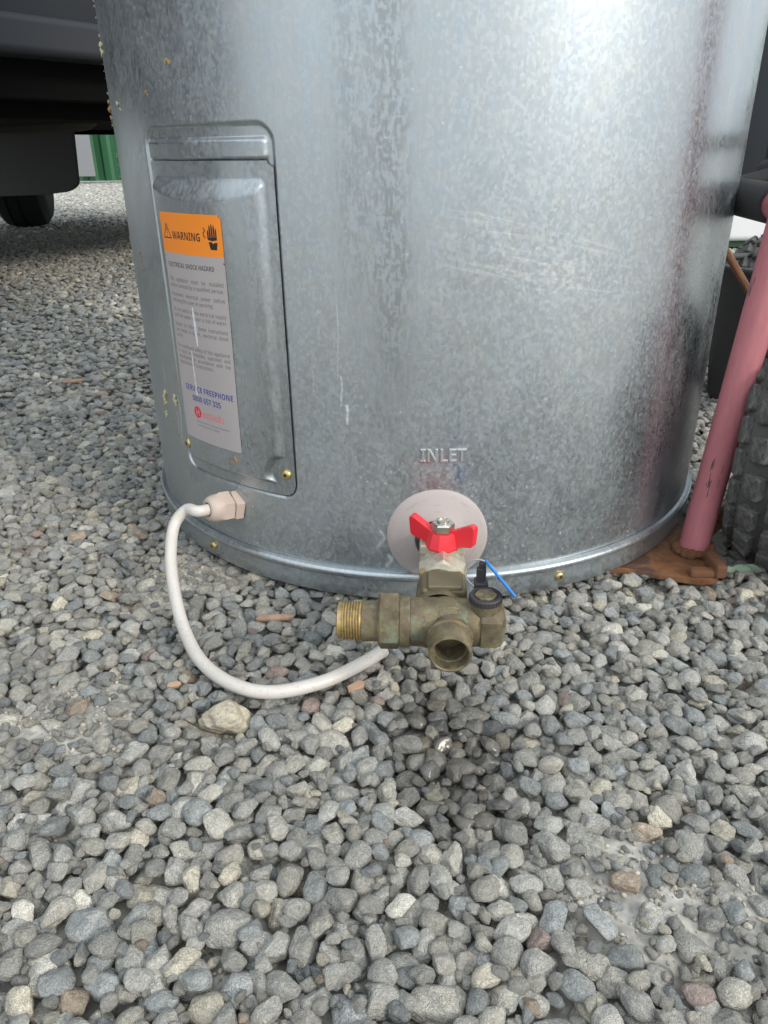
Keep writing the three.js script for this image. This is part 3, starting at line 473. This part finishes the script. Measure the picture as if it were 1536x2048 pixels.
structure('ground', groundGeo, mat({ map: dirtTex, bumpMap: dirtBump, bumpScale: 0.0022, roughness: 0.95, vertexColors: true }));

// stones: convex, soft-edged chips
function stoneGeo(detail) {
  const g = new THREE.IcosahedronGeometry(1, detail), p = g.attributes.position, planes = [], n = 6 + Math.floor(rnd() * 6);
  for (let i = 0; i < n; i++) { const d = V(rr(-1, 1), rr(-1, 1), rr(-1, 1)).normalize(); planes.push([d, rr(0.62, 0.98)]); }
  const kk = rr(16, 46), o1 = rnd() * 99, d = V(0, 0, 0), rag = rr(0.03, 0.09);
  for (let i = 0; i < p.count; i++) {
    d.fromBufferAttribute(p, i).normalize(); let s = Math.exp(-kk * 1.15);
    for (const [m, h] of planes) { const c = m.dot(d); if (c > 0.05) s += Math.exp(-kk * h / c); }
    let r = -Math.log(s) / kk; r = Math.min(r, 1.25);
    r += rag * (vnoise(d.x * 2.3 + o1, d.y * 2.3 + d.z * 1.9 + o1) - 0.5) * 2 + 0.035 * (vnoise(d.x * 6 + o1, d.y * 6 - d.z * 5) - 0.5) * 2;
    p.setXYZ(i, d.x * r, d.y * r, d.z * r);
  }
  g.deleteAttribute('uv'); g.deleteAttribute('normal');
  const w = mergeVertices(g, 1e-4); w.computeVertexNormals(); const q = w.toNonIndexed(), P = q.attributes.position, uv = new Float32Array(P.count * 2), A = V(0, 0, 0), B = V(0, 0, 0), C = V(0, 0, 0), ou = rnd(), ov = rnd();
  for (let i = 0; i < P.count; i += 3) {
    A.fromBufferAttribute(P, i); B.fromBufferAttribute(P, i + 1); C.fromBufferAttribute(P, i + 2);
    const N = B.clone().sub(A).cross(C.clone().sub(A)), ax = Math.abs(N.x), ay = Math.abs(N.y), az = Math.abs(N.z), m = ax > ay && ax > az ? ['z', 'y'] : ay > az ? ['x', 'z'] : ['x', 'y'];
    [A, B, C].forEach((t, k) => { uv[(i + k) * 2] = ou + t[m[0]] * 0.16; uv[(i + k) * 2 + 1] = ov + t[m[1]] * 0.16; });
  }
  q.setAttribute('uv', new THREE.BufferAttribute(uv, 2));
  let lo = 9, hi = -9; for (let i = 0; i < P.count; i++) { lo = Math.min(lo, P.getY(i)); hi = Math.max(hi, P.getY(i)); }
  q.userData = { lo, hi }; return q;
}
const stoneTex = dataTex(1024, 1024, (u, v, o) => {
  const a = fbm(u * 16, v * 16, 4, 16), b = fbm(u * 150, v * 150, 2, 150), w = Math.abs(fbm(u * 9 + 4, v * 9, 4, 9) - 0.5), vein = sstep(0.012, 0.0, w) * sstep(0.45, 0.6, fbm(u * 5, v * 5 + 9, 2, 5)), dust = sstep(0.5, 0.75, fbm(u * 30 + 3, v * 30, 3, 30));
  const sp = fbm(u * 64 + 8, v * 64, 2, 64); let k = 0.74 + 0.36 * (a - 0.5) + 0.45 * (b - 0.5) + 0.26 * (sp - 0.5) + 0.34 * vein + 0.16 * dust; o[0] = k * (1 + 0.04 * dust); o[1] = k; o[2] = k * (1 - 0.04 * dust);
}, true);
const stoneBump = dataTex(1024, 1024, (u, v, o) => { o[0] = o[1] = o[2] = 0.6 * fbm(u * 40, v * 40, 4, 40) + 0.4 * fbm(u * 170, v * 170, 2, 170); }, false);
const stoneMat = mat({ map: stoneTex, bumpMap: stoneBump, bumpScale: 0.0024, roughness: 0.9 });
const wetMat = mat({ map: stoneTex, bumpMap: stoneBump, bumpScale: 0.0008, roughness: 0.3, clearcoat: 0.5, clearcoatRoughness: 0.15 });
const NV = 26, near = [], far = [];
for (let i = 0; i < NV; i++) { near.push(stoneGeo(6)); }
for (let i = 0; i < 10; i++) far.push(stoneGeo(2));
const lists = { near: near.map(() => []), wet: near.map(() => []), far: far.map(() => []) };
function stoneColor() {
  const t = rnd(); let c, k = Math.exp(rr(-0.29, 0.27));
  if (t < 0.50) c = [0.250, 0.250, 0.242]; else if (t < 0.70) c = [0.205, 0.218, 0.226]; else if (t < 0.92) c = [0.270, 0.264, 0.245]; else if (t < 0.972) c = [0.37, 0.35, 0.30]; else if (t < 0.980) c = [0.27, 0.225, 0.185]; else if (t < 0.993) c = [0.40, 0.39, 0.36]; else c = [0.235, 0.19, 0.18];
  return [c[0] * k * 1.98, c[1] * k * 1.96, c[2] * k * 1.88];
}
const Q = new THREE.Quaternion(), M4 = new THREE.Matrix4(), E3 = new THREE.Euler();
// Drop stones one by one onto a height field, each into the lowest of a few spots tried.
function drop(x0, x1, z0, z1, cell, count, tries, size, kind, reject) {
  const nx = Math.ceil((x1 - x0) / cell), nz = Math.ceil((z1 - z0) / cell), Hm = new Float32Array(nx * nz).fill(GY - 0.002), geos = kind === 'near' ? near : far;
  const big = count; if (kind === 'near') for (let j = 0; j < nz; j++) for (let i = 0; i < nx; i++) Hm[j * nx + i] = groundH(x0 + i * cell, z0 + j * cell) - 0.002;
  for (let i = 0; i < big; i++) {
    const a = size(i / big), b = a * rr(0.68, 0.92), c = a * rr(0.42, 0.76), yaw = rnd() * Math.PI, cy = Math.cos(yaw), sy = Math.sin(yaw);
    let best = null;
    for (let t = 0; t < tries; t++) {
      const x = rr(x0, x1), z = rr(z0, z1); if (reject && reject(x, z, a)) continue;
      let top = -9, sum = 0, n = 0; const ci = Math.floor((x - x0) / cell), cj = Math.floor((z - z0) / cell), e = Math.ceil(a / cell);
      for (let dj = -e; dj <= e; dj++) for (let di = -e; di <= e; di++) {
        const I = ci + di, J = cj + dj; if (I < 0 || J < 0 || I >= nx || J >= nz) continue;
        const px = di * cell, pz = dj * cell, lx = (px * cy - pz * sy) / a, lz = (px * sy + pz * cy) / b, q = lx * lx + lz * lz; if (q > 0.92) continue;
        const y = Hm[J * nx + I] + c * 0.86 * Math.sqrt(1 - q); top = Math.max(top, y); sum += y; n++;
      }
      if (!n) continue; const y = 0.62 * top + 0.38 * sum / n; if (!best || y < best.y) best = { x, z, y, ci, cj, e };
    }
    if (!best || best.y + c * 0.8 > (kind === 'near' ? -0.0025 : 0.000)) continue;
    const sand = kind === 'near' ? sandAt(best.x, best.z) : 0; if (a > 0.0048) { if (sand > 0.58 && rnd() < 0.35) continue; if (sand > 0.63 && rnd() < 0.6) continue; }
    for (let dj = -best.e; dj <= best.e; dj++) for (let di = -best.e; di <= best.e; di++) {
      const I = best.ci + di, J = best.cj + dj; if (I < 0 || J < 0 || I >= nx || J >= nz) continue;
      const px = di * cell, pz = dj * cell, lx = (px * cy - pz * sy) / a, lz = (px * sy + pz * cy) / b, q = lx * lx + lz * lz; if (q >= 1) continue;
      const y = best.y + c * 0.86 * Math.sqrt(1 - q), k = J * nx + I; if (y > Hm[k]) Hm[k] = y;
    }
    if (Math.hypot(best.x, best.z) < 0.300 && best.y + c * 0.8 > -0.002) best.y = -0.004 - c * 0.85;
    const v = Math.floor(rnd() * geos.length), wet = kind === 'near' && wetAt(best.x, best.z);
    E3.set(rr(-0.35, 0.35), yaw, rr(-0.35, 0.35), 'YXZ'); Q.setFromEuler(E3); M4.compose(V(best.x, best.y, best.z), Q, V(a, c, b));
    let col = stoneColor(); if (wet) { const f = rr(0.20, 0.36); col = [col[0] * f * 1.05, col[1] * f, col[2] * f * 0.93]; } else if (kind === 'near' && wetAt(0.02 + (best.x - 0.02) * 0.72, 0.46 + (best.z - 0.46) * 0.72)) { const f = rr(0.38, 0.9); col = col.map(q => q * f); }
    lists[wet ? 'wet' : kind][v].push([M4.clone(), col]);
  }
}
const nearSize = t => t < 0.04 ? rr(0.0098, 0.0122) : t < 0.55 ? rr(0.0066, 0.0094) : t < 0.74 ? rr(0.0042, 0.0066) : rr(0.0016, 0.0042);
const footprints = (x, z, a) => Math.hypot(x, z) < 0.20 || Math.hypot(x + 0.131, z - 0.4315) < 0.017 + a * 0.85 || (x > 0.12 && x < 0.262 + a && z < 0.252 + a && z > -0.22 && Math.hypot(x, z) > 0.29 && rnd() < 0.92);
drop(-0.62, 0.56, -0.22, 0.84, 0.002, 25000, 5, nearSize, 'near', footprints);
drop(-1.7, -0.6, -0.9, 0.62, 0.003, 15000, 3, nearSize, 'far', null);
drop(-0.62, 1.3, -0.95, -0.2, 0.003, 13000, 3, nearSize, 'far', (x, z) => Math.hypot(x, z) < 0.24);
drop(-3.0, 1.9, -3.0, -0.9, 0.005, 52000, 2, t => rr(0.007, 0.012), 'far', (x, z) => x > 0.1 - z * 0.9 || (x > -0.25 - 0.0 && x < 0.25 - z * 0.3 && z < -1.2));
drop(-7.0, -0.6, -9.2, -3.0, 0.008, 95000, 1, t => rr(0.009, 0.016), 'far', (x, z) => x > -0.30 * -z + 0.4 || x < 0.85 * z);
drop(-0.6, 6.5, -9.0, -0.9, 0.009, 62000, 1, t => rr(0.009, 0.016), 'far', (x, z) => x < 0.05 - z * 0.25);
const gravel = new THREE.Group(); gravel.name = 'gravel'; gravel.userData = { label: 'loose grey gravel chips covering the yard', category: 'gravel', kind: 'stuff' }; scene.add(gravel);
function instances(name, geos, m, L) {
  geos.forEach((g, i) => {
    if (!L[i].length) return; const o = new THREE.InstancedMesh(g, m, L[i].length); o.name = name; o.castShadow = o.receiveShadow = true;
    const c = new THREE.Color(); L[i].forEach(([mm, col], k) => { o.setMatrixAt(k, mm); o.setColorAt(k, c.setRGB(...col)); }); o.userData.kind = 'stuff'; gravel.add(o);
  });
}
instances('stone', near, stoneMat, lists.near); instances('wet_stone', near, wetMat, lists.wet); instances('stone', far, stoneMat, lists.far);
console.log('stones', lists.near.flat().length, lists.wet.flat().length, lists.far.flat().length);

// fine grit between the stones
{
  const g = new THREE.IcosahedronGeometry(1, 1); const N = 70000, o = new THREE.InstancedMesh(g, mat({ roughness: 0.95 }), N), c = new THREE.Color();
  for (let i = 0; i < N; i++) { const s = 0.0005 + 0.0016 * Math.pow(rnd(), 3); E3.set(rnd() * 3, rnd() * 3, rnd() * 3); Q.setFromEuler(E3); M4.compose((() => { const x = rr(-0.6, 0.5), z = rr(-0.1, 0.82); return V(x, groundH(x, z) + s * 0.3, z); })(), Q, V(s, s * rr(0.5, 0.9), s * rr(0.6, 1))); o.setMatrixAt(i, M4); const k = rr(0.6, 1.5); o.setColorAt(i, c.setRGB(0.33 * k, 0.305 * k, 0.26 * k)); }
  o.name = 'grit'; o.userData = { kind: 'stuff' }; o.castShadow = o.receiveShadow = true; gravel.add(o);
}
{ // the one large pale stone
  const g = stoneGeo(9).clone().scale(0.0170, 0.0105, 0.0155).rotateY(0.5); const o = single('cobble', g, mat({ map: stoneTex, bumpMap: stoneBump, bumpScale: 0.001, color: lin(0.50, 0.46, 0.36), roughness: 0.85 }), 'large flat pale tan stone lying by the white cable', 'stone'); o.position.set(-0.131, -0.0065, 0.4315);
}
// bits of bark and leaf
const bark = mat({ color: lin(0.42, 0.27, 0.18), roughness: 0.9, map: stoneTex });
function chip(p, l, w, turn, tilt, label, m = bark) {
  const sh = new THREE.Shape(); sh.moveTo(-l / 2, -w * 0.3); sh.lineTo(-l * 0.3, -w / 2); sh.lineTo(l * 0.35, -w * 0.42); sh.lineTo(l / 2, w * 0.1); sh.lineTo(l * 0.3, w / 2); sh.lineTo(-l * 0.4, w * 0.4); sh.closePath();
  const o = single('wood_chip', prep(new THREE.ExtrudeGeometry(sh, { depth: 0.0018, bevelEnabled: true, bevelThickness: 0.0005, bevelSize: 0.0005, bevelSegments: 1 }).rotateX(-Math.PI / 2)), m, label, 'wood chip');
  o.position.set(...p); o.rotation.order = 'YXZ'; o.rotation.set(tilt, turn, tilt * 0.6);
}
chip([-0.578, -0.002, -0.362], 0.036, 0.011, 0.1, 0.1, 'orange brown wood chip on the gravel left of the cylinder');
chip([-0.118, -0.003, 0.318], 0.030, 0.005, 0.0, 0.12, 'thin pale wood splinter inside the loop of white cable');
chip([-0.045, -0.003, 0.402], 0.013, 0.006, 0.6, 0.15, 'short brown wood chip under the white cable near its cut end');
chip([-0.176, -0.005, 0.402], 0.009, 0.004, 0.2, 0.2, 'tiny orange wood chip outside the bend of the white cable');
{ // grey green leaves by the trolley wheel
  const leafMat = mat({ color: lin(0.16, 0.23, 0.16), roughness: 0.7, side: THREE.DoubleSide });
  const t = thing('leaf_sprig', 'small grey green leaf sprig on the stones beside the trolley wheel', 'leaf', [0.268, 0.002, 0.245]);
  [[0, 0.012, 0.4], [0.011, 0.015, -0.3], [0.021, 0.013, -0.8], [-0.008, 0.009, 1]].forEach(([x, l, a]) => {
    const g = new THREE.PlaneGeometry(l, l * 0.6, 6, 3), p = g.attributes.position;
    for (let i = 0; i < p.count; i++) { const u = p.getX(i) / l * 2; p.setY(i, p.getY(i) * (1 - u * u * 0.9)); p.setZ(i, 0.0016 * u * u + Math.abs(p.getY(i)) * 0.5); }
    g.rotateX(-1.2).rotateY(a).translate(x, 0.003, -x * 0.2); g.computeVertexNormals(); part('leaf', g, leafMat, t);
  });
}

// ------------------------------------------------------------------ hand trolley
const paintTex = dataTex(512, 512, (u, v, o) => {
  const a = fbm(u * 6, v * 6, 4, 6), b = fbm(u * 40, v * 40, 2, 40), chipd = sstep(0.735, 0.75, fbm(u * 9 + 7, v * 5, 4) * 0.75 + 0.25 * fbm(u * 40, v * 40, 2)), rub = sstep(0.55, 0.72, fbm(u * 5 + 2, v * 5, 3, 5));
  let r = 0.45 + 0.10 * (a - 0.5), g = 0.155 + 0.05 * (a - 0.5), bl = 0.175 + 0.05 * (a - 0.5);
  r += (0.50 - r) * rub * 0.8; g += (0.21 - g) * rub * 0.8; bl += (0.235 - bl) * rub * 0.8;
  r += (0.10 - r) * chipd; g += (0.055 - g) * chipd; bl += (0.045 - bl) * chipd; const k = 0.93 + 0.14 * b; o[0] = r * k; o[1] = g * k; o[2] = bl * k;
}, true); paintTex.repeat.set(1, 3);
const paint = mat({ map: paintTex, roughness: 0.5, bumpMap: dirtBump, bumpScale: 0.0002 });
const rustTex = dataTex(512, 512, (u, v, o) => { const a = fbm(u * 10, v * 10, 5, 10), b = fbm(u * 50, v * 50, 3, 50), d = sstep(0.52, 0.68, fbm(u * 7 + 3, v * 7, 4, 7)); let r = 0.30 + 0.26 * (a - 0.5), g = 0.135 + 0.12 * (a - 0.5), bl = 0.062 + 0.05 * (a - 0.5); r += (0.13 - r) * d; g += (0.075 - g) * d; bl += (0.055 - bl) * d; const k = 0.75 + 0.5 * b; o[0] = r * k; o[1] = g * k; o[2] = bl * k; }, true);
rustTex.repeat.set(5, 5);
const rust = mat({ map: rustTex, roughness: 0.62, metalness: 0.1, bumpMap: dirtBump, bumpScale: 0.0012 });
const wetRust = mat({ map: rustTex, roughness: 0.25, metalness: 0.1, bumpMap: dirtBump, bumpScale: 0.0010 });
const rubber = mat({ color: lin(0.046, 0.046, 0.049), roughness: 0.8, bumpMap: dirtBump, bumpScale: 0.0006 });
const dustyRubber = mat({ map: dataTex(256, 256, (u, v, o) => { const a = fbm(u * 8, v * 8, 4, 8), b = fbm(u * 40, v * 40, 2, 40); const k = 0.052 + 0.05 * sstep(0.3, 0.75, a) + 0.03 * (b - 0.5); o[0] = k * 1.02; o[1] = k; o[2] = k * 0.96; }, true), roughness: 0.9 });
const trolley = thing('hand_trolley', 'worn pink steel sack trolley with rusty foot plate and knobbly tyres', 'trolley');
{
  part('foot_plate', [(() => { const sh = new THREE.Shape(); sh.moveTo(0.10, -0.226); sh.lineTo(0.180, -0.232); sh.lineTo(0.240, -0.250); sh.quadraticCurveTo(0.262, -0.252, 0.263, -0.232); sh.lineTo(0.272, 0.24); sh.lineTo(0.10, 0.24); sh.closePath(); return prep(new THREE.ExtrudeGeometry(sh, { depth: 0.0046, bevelEnabled: true, bevelThickness: 0.0008, bevelSize: 0.0008, bevelSegments: 2 }).rotateX(-Math.PI / 2).translate(0, -0.0058, 0)); })()], wetRust, trolley);
  const dir = V(0.075, 1, 0.01);
  const up = (x, z) => { const a = V(x, 0.004, z), b = a.clone().addScaledVector(dir, 1.15); return part('upright', bar(a.toArray(), b.toArray(), 0.0129, 28), paint, trolley); };
  up(0.2515, 0.2000); up(0.262, -0.20);
  // weld beads round the foot of the near upright
  const weld = []; for (let i = 0; i < 16; i++) { const a = i / 16 * Math.PI * 2; const g = new THREE.IcosahedronGeometry(rr(0.004, 0.0062), 2); g.scale(1, rr(0.7, 1.5), 1); weld.push(g.translate(0.2515 + 0.0145 * Math.cos(a), 0.002 + rr(0, 0.003), 0.2 + 0.0145 * Math.sin(a))); }
  part('weld', weld, rust, trolley);
  part('corner_lug', [box(0.010, 0.013, 0.030, 0.2595, 0.0060, 0.2360, 0.003), box(0.022, 0.008, 0.010, 0.2450, 0.0030, 0.2445, 0.003)], rust, trolley);
  part('axle_bracket', tube([[0.256, 0.010, 0.195], [0.272, 0.020, 0.185], [0.292, 0.036, 0.178], [0.325, 0.055, 0.175]], 0.0075, 24, 10), rust, trolley);
  // gusset
  const sh = new THREE.Shape(); sh.moveTo(0, 0); sh.lineTo(0.020, 0.046); sh.lineTo(0, 0.046); sh.closePath();
  part('gusset', prep(new THREE.ExtrudeGeometry(sh, { depth: 0.005, bevelEnabled: false }).translate(0.2645, 0.108, 0.192)), paint, trolley);
  part('cross_bar', bar([0.276, 0.296, 0.195], [0.282, 0.300, -0.20], 0.0122, 20), paint, trolley);
  part('cross_bar', bar([0.308, 0.80, 0.205], [0.320, 0.80, -0.20], 0.0122, 20), paint, trolley);
  part('brace_rod', bar([0.279, 0.352, -0.20], [0.468, 0.106, -0.20], 0.0048, 14), rust, trolley);
  part('rear_angle', [box(0.10, 0.022, 0.005, 0.405, 0.012, -0.205), box(0.10, 0.005, 0.03, 0.405, 0.0015, -0.19)].map(g => g.rotateY(0.25).translate(0.05, 0, -0.10)), rust, trolley);
  part('back_pad', [box(0.06, 0.085, 0.10, 0.400, 0.345, -0.06, 0.012), box(0.05, 0.05, 0.05, 0.372, 0.300, -0.045, 0.012)], rubber, trolley);
  part('rubber_sleeve', [bar([0.2765, 0.2962, 0.175], [0.2785, 0.2972, 0.06], 0.0152, 24), bar([0.2790, 0.2975, 0.06], [0.2792, 0.2976, 0.045], 0.0138, 24)], rubber, trolley);
  part('pad_bracket', [bar([0.276, 0.298, 0.01], [0.385, 0.318, -0.045], 0.006, 12), bar([0.277, 0.340, 0.195], [0.395, 0.345, -0.02], 0.006, 12)], rubber, trolley);
  part('guard_bracket', bar([0.262, 0.175, 0.198], [0.395, 0.165, 0.005], 0.006, 12), rubber, trolley);
  // knobbly wheels
  const wheel = (x, y, z, turn, r, w) => {
    const hub = new THREE.Group(); const prof = []; for (let i = 0; i <= 20; i++) { const a = -Math.PI * 0.62 + i / 20 * Math.PI * 1.24; prof.push([Math.sin(a) * w / 2, r - w * 0.36 + Math.cos(a) * w * 0.36]); }
    const tyre = [alongX(turned(prof, 64, 1.2))];
    const rows = 6; for (let q = 0; q < rows; q++) { const a = -1.15 + q / (rows - 1) * 2.3, n = 21; for (let i = 0; i < n; i++) { const t = (i + (q % 2) * 0.5) / n * Math.PI * 2, bx = Math.abs(a) > 1 ? [0.023, 0.010, 0.010] : [0.021, 0.0105, 0.0165]; tyre.push(box(bx[2], bx[1], bx[0], 0, 0, 0, 0.0024).rotateZ(-a).translate(Math.sin(a) * w * 0.5, r - w * 0.36 + Math.cos(a) * w * 0.38, 0).rotateX(t)); } }
    const o = part('wheel', tyre, dustyRubber, trolley); o.position.set(x, y, z); o.rotation.y = turn;
    part('rim', alongX(turned([[-w * 0.3, 0.012], [-w * 0.3, r * 0.50], [-w * 0.36, r * 0.58], [w * 0.36, r * 0.58], [w * 0.3, r * 0.50], [w * 0.3, 0.012]], 40, 0.4)), paint, o);
  };
  wheel(0.342, 0.098, 0.180, -0.46, 0.109, 0.102); wheel(0.545, 0.100, -0.44, -0.50, 0.106, 0.102);
  part('axle', bar([0.340, 0.100, 0.172], [0.545, 0.100, -0.44], 0.008, 14), rust, trolley);
  part('mudguard', box(0.075, 0.12, 0.03, 0.405, 0.150, 0.00, 0.006), rubber, trolley);
}

// ------------------------------------------------------------------ background things
const darkPlastic = mat({ color: lin(0.035, 0.036, 0.04), roughness: 0.6 });
{
  const t = thing('plastic_tub', 'black plastic tub standing behind the trolley upright', 'tub', [0.52, -0.006, -0.30]);
  part('body', crease(new THREE.CylinderGeometry(0.105, 0.085, 0.19, 40, 1, true).translate(0, 0.095, 0)), darkPlastic, t); part('base', new THREE.CylinderGeometry(0.085, 0.085, 0.006, 40).translate(0, 0.004, 0), darkPlastic, t);
  part('rim', new THREE.TorusGeometry(0.106, 0.005, 10, 48).rotateX(Math.PI / 2).translate(0, 0.19, 0), darkPlastic, t);
}
{
  const whitePaint = mat({ color: lin(0.74, 0.75, 0.76), roughness: 0.35 }), t = thing('storage_box', 'low white plastic storage box on the gravel behind the trolley', 'box', [1.42, 0.012, -2.3]);
  part('body', box(0.78, 0.15, 0.5, 0, 0.085, 0, 0.02), whitePaint, t); part('lid', box(0.82, 0.045, 0.54, 0, 0.186, 0, 0.015), whitePaint, t); part('base_rail', box(0.74, 0.02, 0.46, 0, 0, 0), mat({ color: lin(0.02, 0.06, 0.03), roughness: 0.7 }), t);
}
{
  const t = thing('wheelie_bin', 'tall dark grey wheeled bin standing behind the white storage box', 'bin', [1.62, -0.004, -3.1], -0.3), m = mat({ color: lin(0.050, 0.053, 0.060), roughness: 0.6 });
  part('body', prep(new THREE.CylinderGeometry(0.42, 0.33, 0.95, 4, 1).rotateY(Math.PI / 4).translate(0, 0.53, 0)), m, t);
  part('lid', box(0.64, 0.05, 0.66, 0, 1.03, 0, 0.02), m, t); part('handle', bar([-0.22, 0.98, -0.36], [0.22, 0.98, -0.36], 0.016), m, t);
  for (const x of [-0.27, 0.27]) { const w = part('wheel', alongX(turned([[-0.03, 0.04], [-0.03, 0.09], [-0.02, 0.1], [0.02, 0.1], [0.03, 0.09], [0.03, 0.04]], 32, 0.5)), rubber, t); w.position.set(x, 0.1, -0.26); part('rim', alongX(turned([[-0.02, 0.00001], [-0.02, 0.045], [0.02, 0.045], [0.02, 0.00001]], 24, 0.4)), m, w); }
}
// corrugated fence
const fenceGreen = mat({ color: lin(0.028, 0.125, 0.055), roughness: 0.55 });
function fence(p, turn, len, label) {
  const t = thing('corrugated_fence', label, 'fence', p, turn), n = Math.round(len / 1.6);
  const mk = () => { const pts = []; for (let i = 0; i <= 8; i++) { const x = i * 0.2; pts.push([x, 0], [x + 0.07, 0], [x + 0.10, -0.03], [x + 0.17, -0.03]); } const pos = [], idx = []; pts.filter(q => q[0] <= 1.6).forEach(([x, z]) => pos.push(x, 0, z, x, 1.8, z)); for (let i = 0; i + 3 < pos.length / 3; i += 2) idx.push(i, i + 2, i + 3, i, i + 3, i + 1); const g = new THREE.BufferGeometry(); g.setIndex(idx); g.setAttribute('position', new THREE.Float32BufferAttribute(pos, 3)); g.setAttribute('uv', new THREE.Float32BufferAttribute(new Float32Array(pos.length / 3 * 2), 2)); return toCreasedNormals(g, 0.3); };
  const g = mk(); for (let i = 0; i < n; i++) part('sheet', g, fenceGreen, t).position.x = i * 1.6;
  part('top_rail', box(len, 0.06, 0.05, len / 2, 1.8, -0.06), fenceGreen, t);
}
fence([-9, 0.02, -8.8], 0, 17.6, 'green corrugated metal fence across the back of the yard');
{
  const t = thing('white_sheet', 'pale grey flat panel leaning on the green fence', 'panel', [-4.30, 0.075, -8.55]);
  part('panel', box(0.95, 1.3, 0.03, 0, 0.65, 0, 0.006), mat({ color: lin(0.24, 0.25, 0.265), roughness: 0.6 }), t);
}
{ // dark vehicle parked alongside, its side turned to the cylinder
  const body = mat({ color: lin(0.014, 0.016, 0.021), roughness: 0.55, specularIntensity: 0.5 }), trim = mat({ color: lin(0.028, 0.030, 0.036), roughness: 0.6, specularIntensity: 0.5 }), under = mat({ color: lin(0.004, 0.004, 0.004), roughness: 0.95, specularIntensity: 0.2 }), tyreM = mat({ color: lin(0.014, 0.014, 0.015), roughness: 0.9 }), glass = mat({ color: lin(0.02, 0.022, 0.025), roughness: 0.08 });
  const t = thing('parked_vehicle', 'dark high riding vehicle parked beside the cylinder with grey sill strip', 'vehicle', [-0.845, -0.004, -0.92], -Math.PI / 6);
  const W = 2.56, sh = new THREE.Shape();            // outline along the length (z), then across
  sh.moveTo(-2.1, 0.57); sh.lineTo(-2.1, 1.15); sh.lineTo(-1.95, 1.85); sh.lineTo(0.9, 1.86); sh.lineTo(1.55, 1.25); sh.lineTo(2.6, 1.10); sh.lineTo(2.7, 0.57); sh.closePath();
  part('body', prep(new THREE.ExtrudeGeometry(sh, { depth: W - 0.06, bevelEnabled: true, bevelThickness: 0.03, bevelSize: 0.03, bevelSegments: 3 }).rotateY(-Math.PI / 2).translate(-0.03, 0, 0)), body, t);
  const win = z0 => { const w = new THREE.Shape(); w.moveTo(z0, 1.22); w.lineTo(z0 + 0.98, 1.22); w.lineTo(z0 + 0.92, 1.74); w.lineTo(z0 + 0.04, 1.74); w.closePath(); return prep(new THREE.ExtrudeGeometry(w, { depth: 0.01, bevelEnabled: true, bevelThickness: 0.004, bevelSize: 0.004, bevelSegments: 1 }).rotateY(-Math.PI / 2).translate(0.012, 0, 0)); };
  for (const z of [-1.75, -0.65, 0.42 - 0.02]) if (z < 0) part('side_window', win(z), glass, t);
  part('sill_strip', box(0.10, 0.072, 4.6, -0.015, 0.560, 0.28, 0.016), trim, t);
  part('underbody', [box(W - 0.10, 0.10, 4.5, -W / 2, 0.50, 0.28), box(0.80, 0.10, 2.2, -0.55, 0.464, -0.80, 0.03), box(0.12, 0.12, 4.2, -0.52, 0.475, 0.2), box(0.12, 0.12, 4.2, -1.70, 0.475, 0.2)], under, t);
  part('muffler', new THREE.CapsuleGeometry(0.060, 0.34, 8, 20).rotateZ(Math.PI / 2).translate(-0.56, 0.455, -0.44), mat({ color: lin(0.05, 0.047, 0.042), roughness: 0.7, metalness: 0.4 }), t);
  const s = new THREE.Shape(); s.moveTo(-1.62, 0.52); s.lineTo(-0.805, 0.50); s.lineTo(-0.836, 0.232); s.quadraticCurveTo(-0.86, 0.208, -0.93, 0.198); s.lineTo(-1.10, 0.184); s.lineTo(-1.62, 0.165); s.closePath();
  part('splash_shield', prep(new THREE.ExtrudeGeometry(s, { depth: 0.008, bevelEnabled: true, bevelThickness: 0.002, bevelSize: 0.002, bevelSegments: 1 }).translate(-0.35, 0, -0.995)), mat({ color: lin(0.085, 0.084, 0.083), roughness: 0.75 }), t);
  for (const [x, z] of [[-0.13, -1.40], [-2.22, -1.42], [-0.13, 1.75], [-2.43, 1.75]]) {
    const prof = [[-0.115, 0.20], [-0.125, 0.27], [-0.118, 0.315], [-0.095, 0.346], [-0.055, 0.360], [-0.052, 0.352], [-0.042, 0.352], [-0.039, 0.362], [0.0, 0.362], [0.003, 0.353], [0.013, 0.353], [0.016, 0.362], [0.055, 0.360], [0.095, 0.346], [0.118, 0.315], [0.125, 0.27], [0.115, 0.20]];
    const w = part('wheel', alongX(turned(prof, 56, 0.5)), tyreM, t); w.position.set(x, 0.355, z); if (z < 0) w.rotation.y = 0.85;   // front wheels steered
    part('rim', alongX(turned([[-0.10, 0.00001], [-0.10, 0.2], [0.10, 0.2], [0.10, 0.00001]], 40, 0.4)), trim, w);
  }
}
renderer.render(scene, camera);
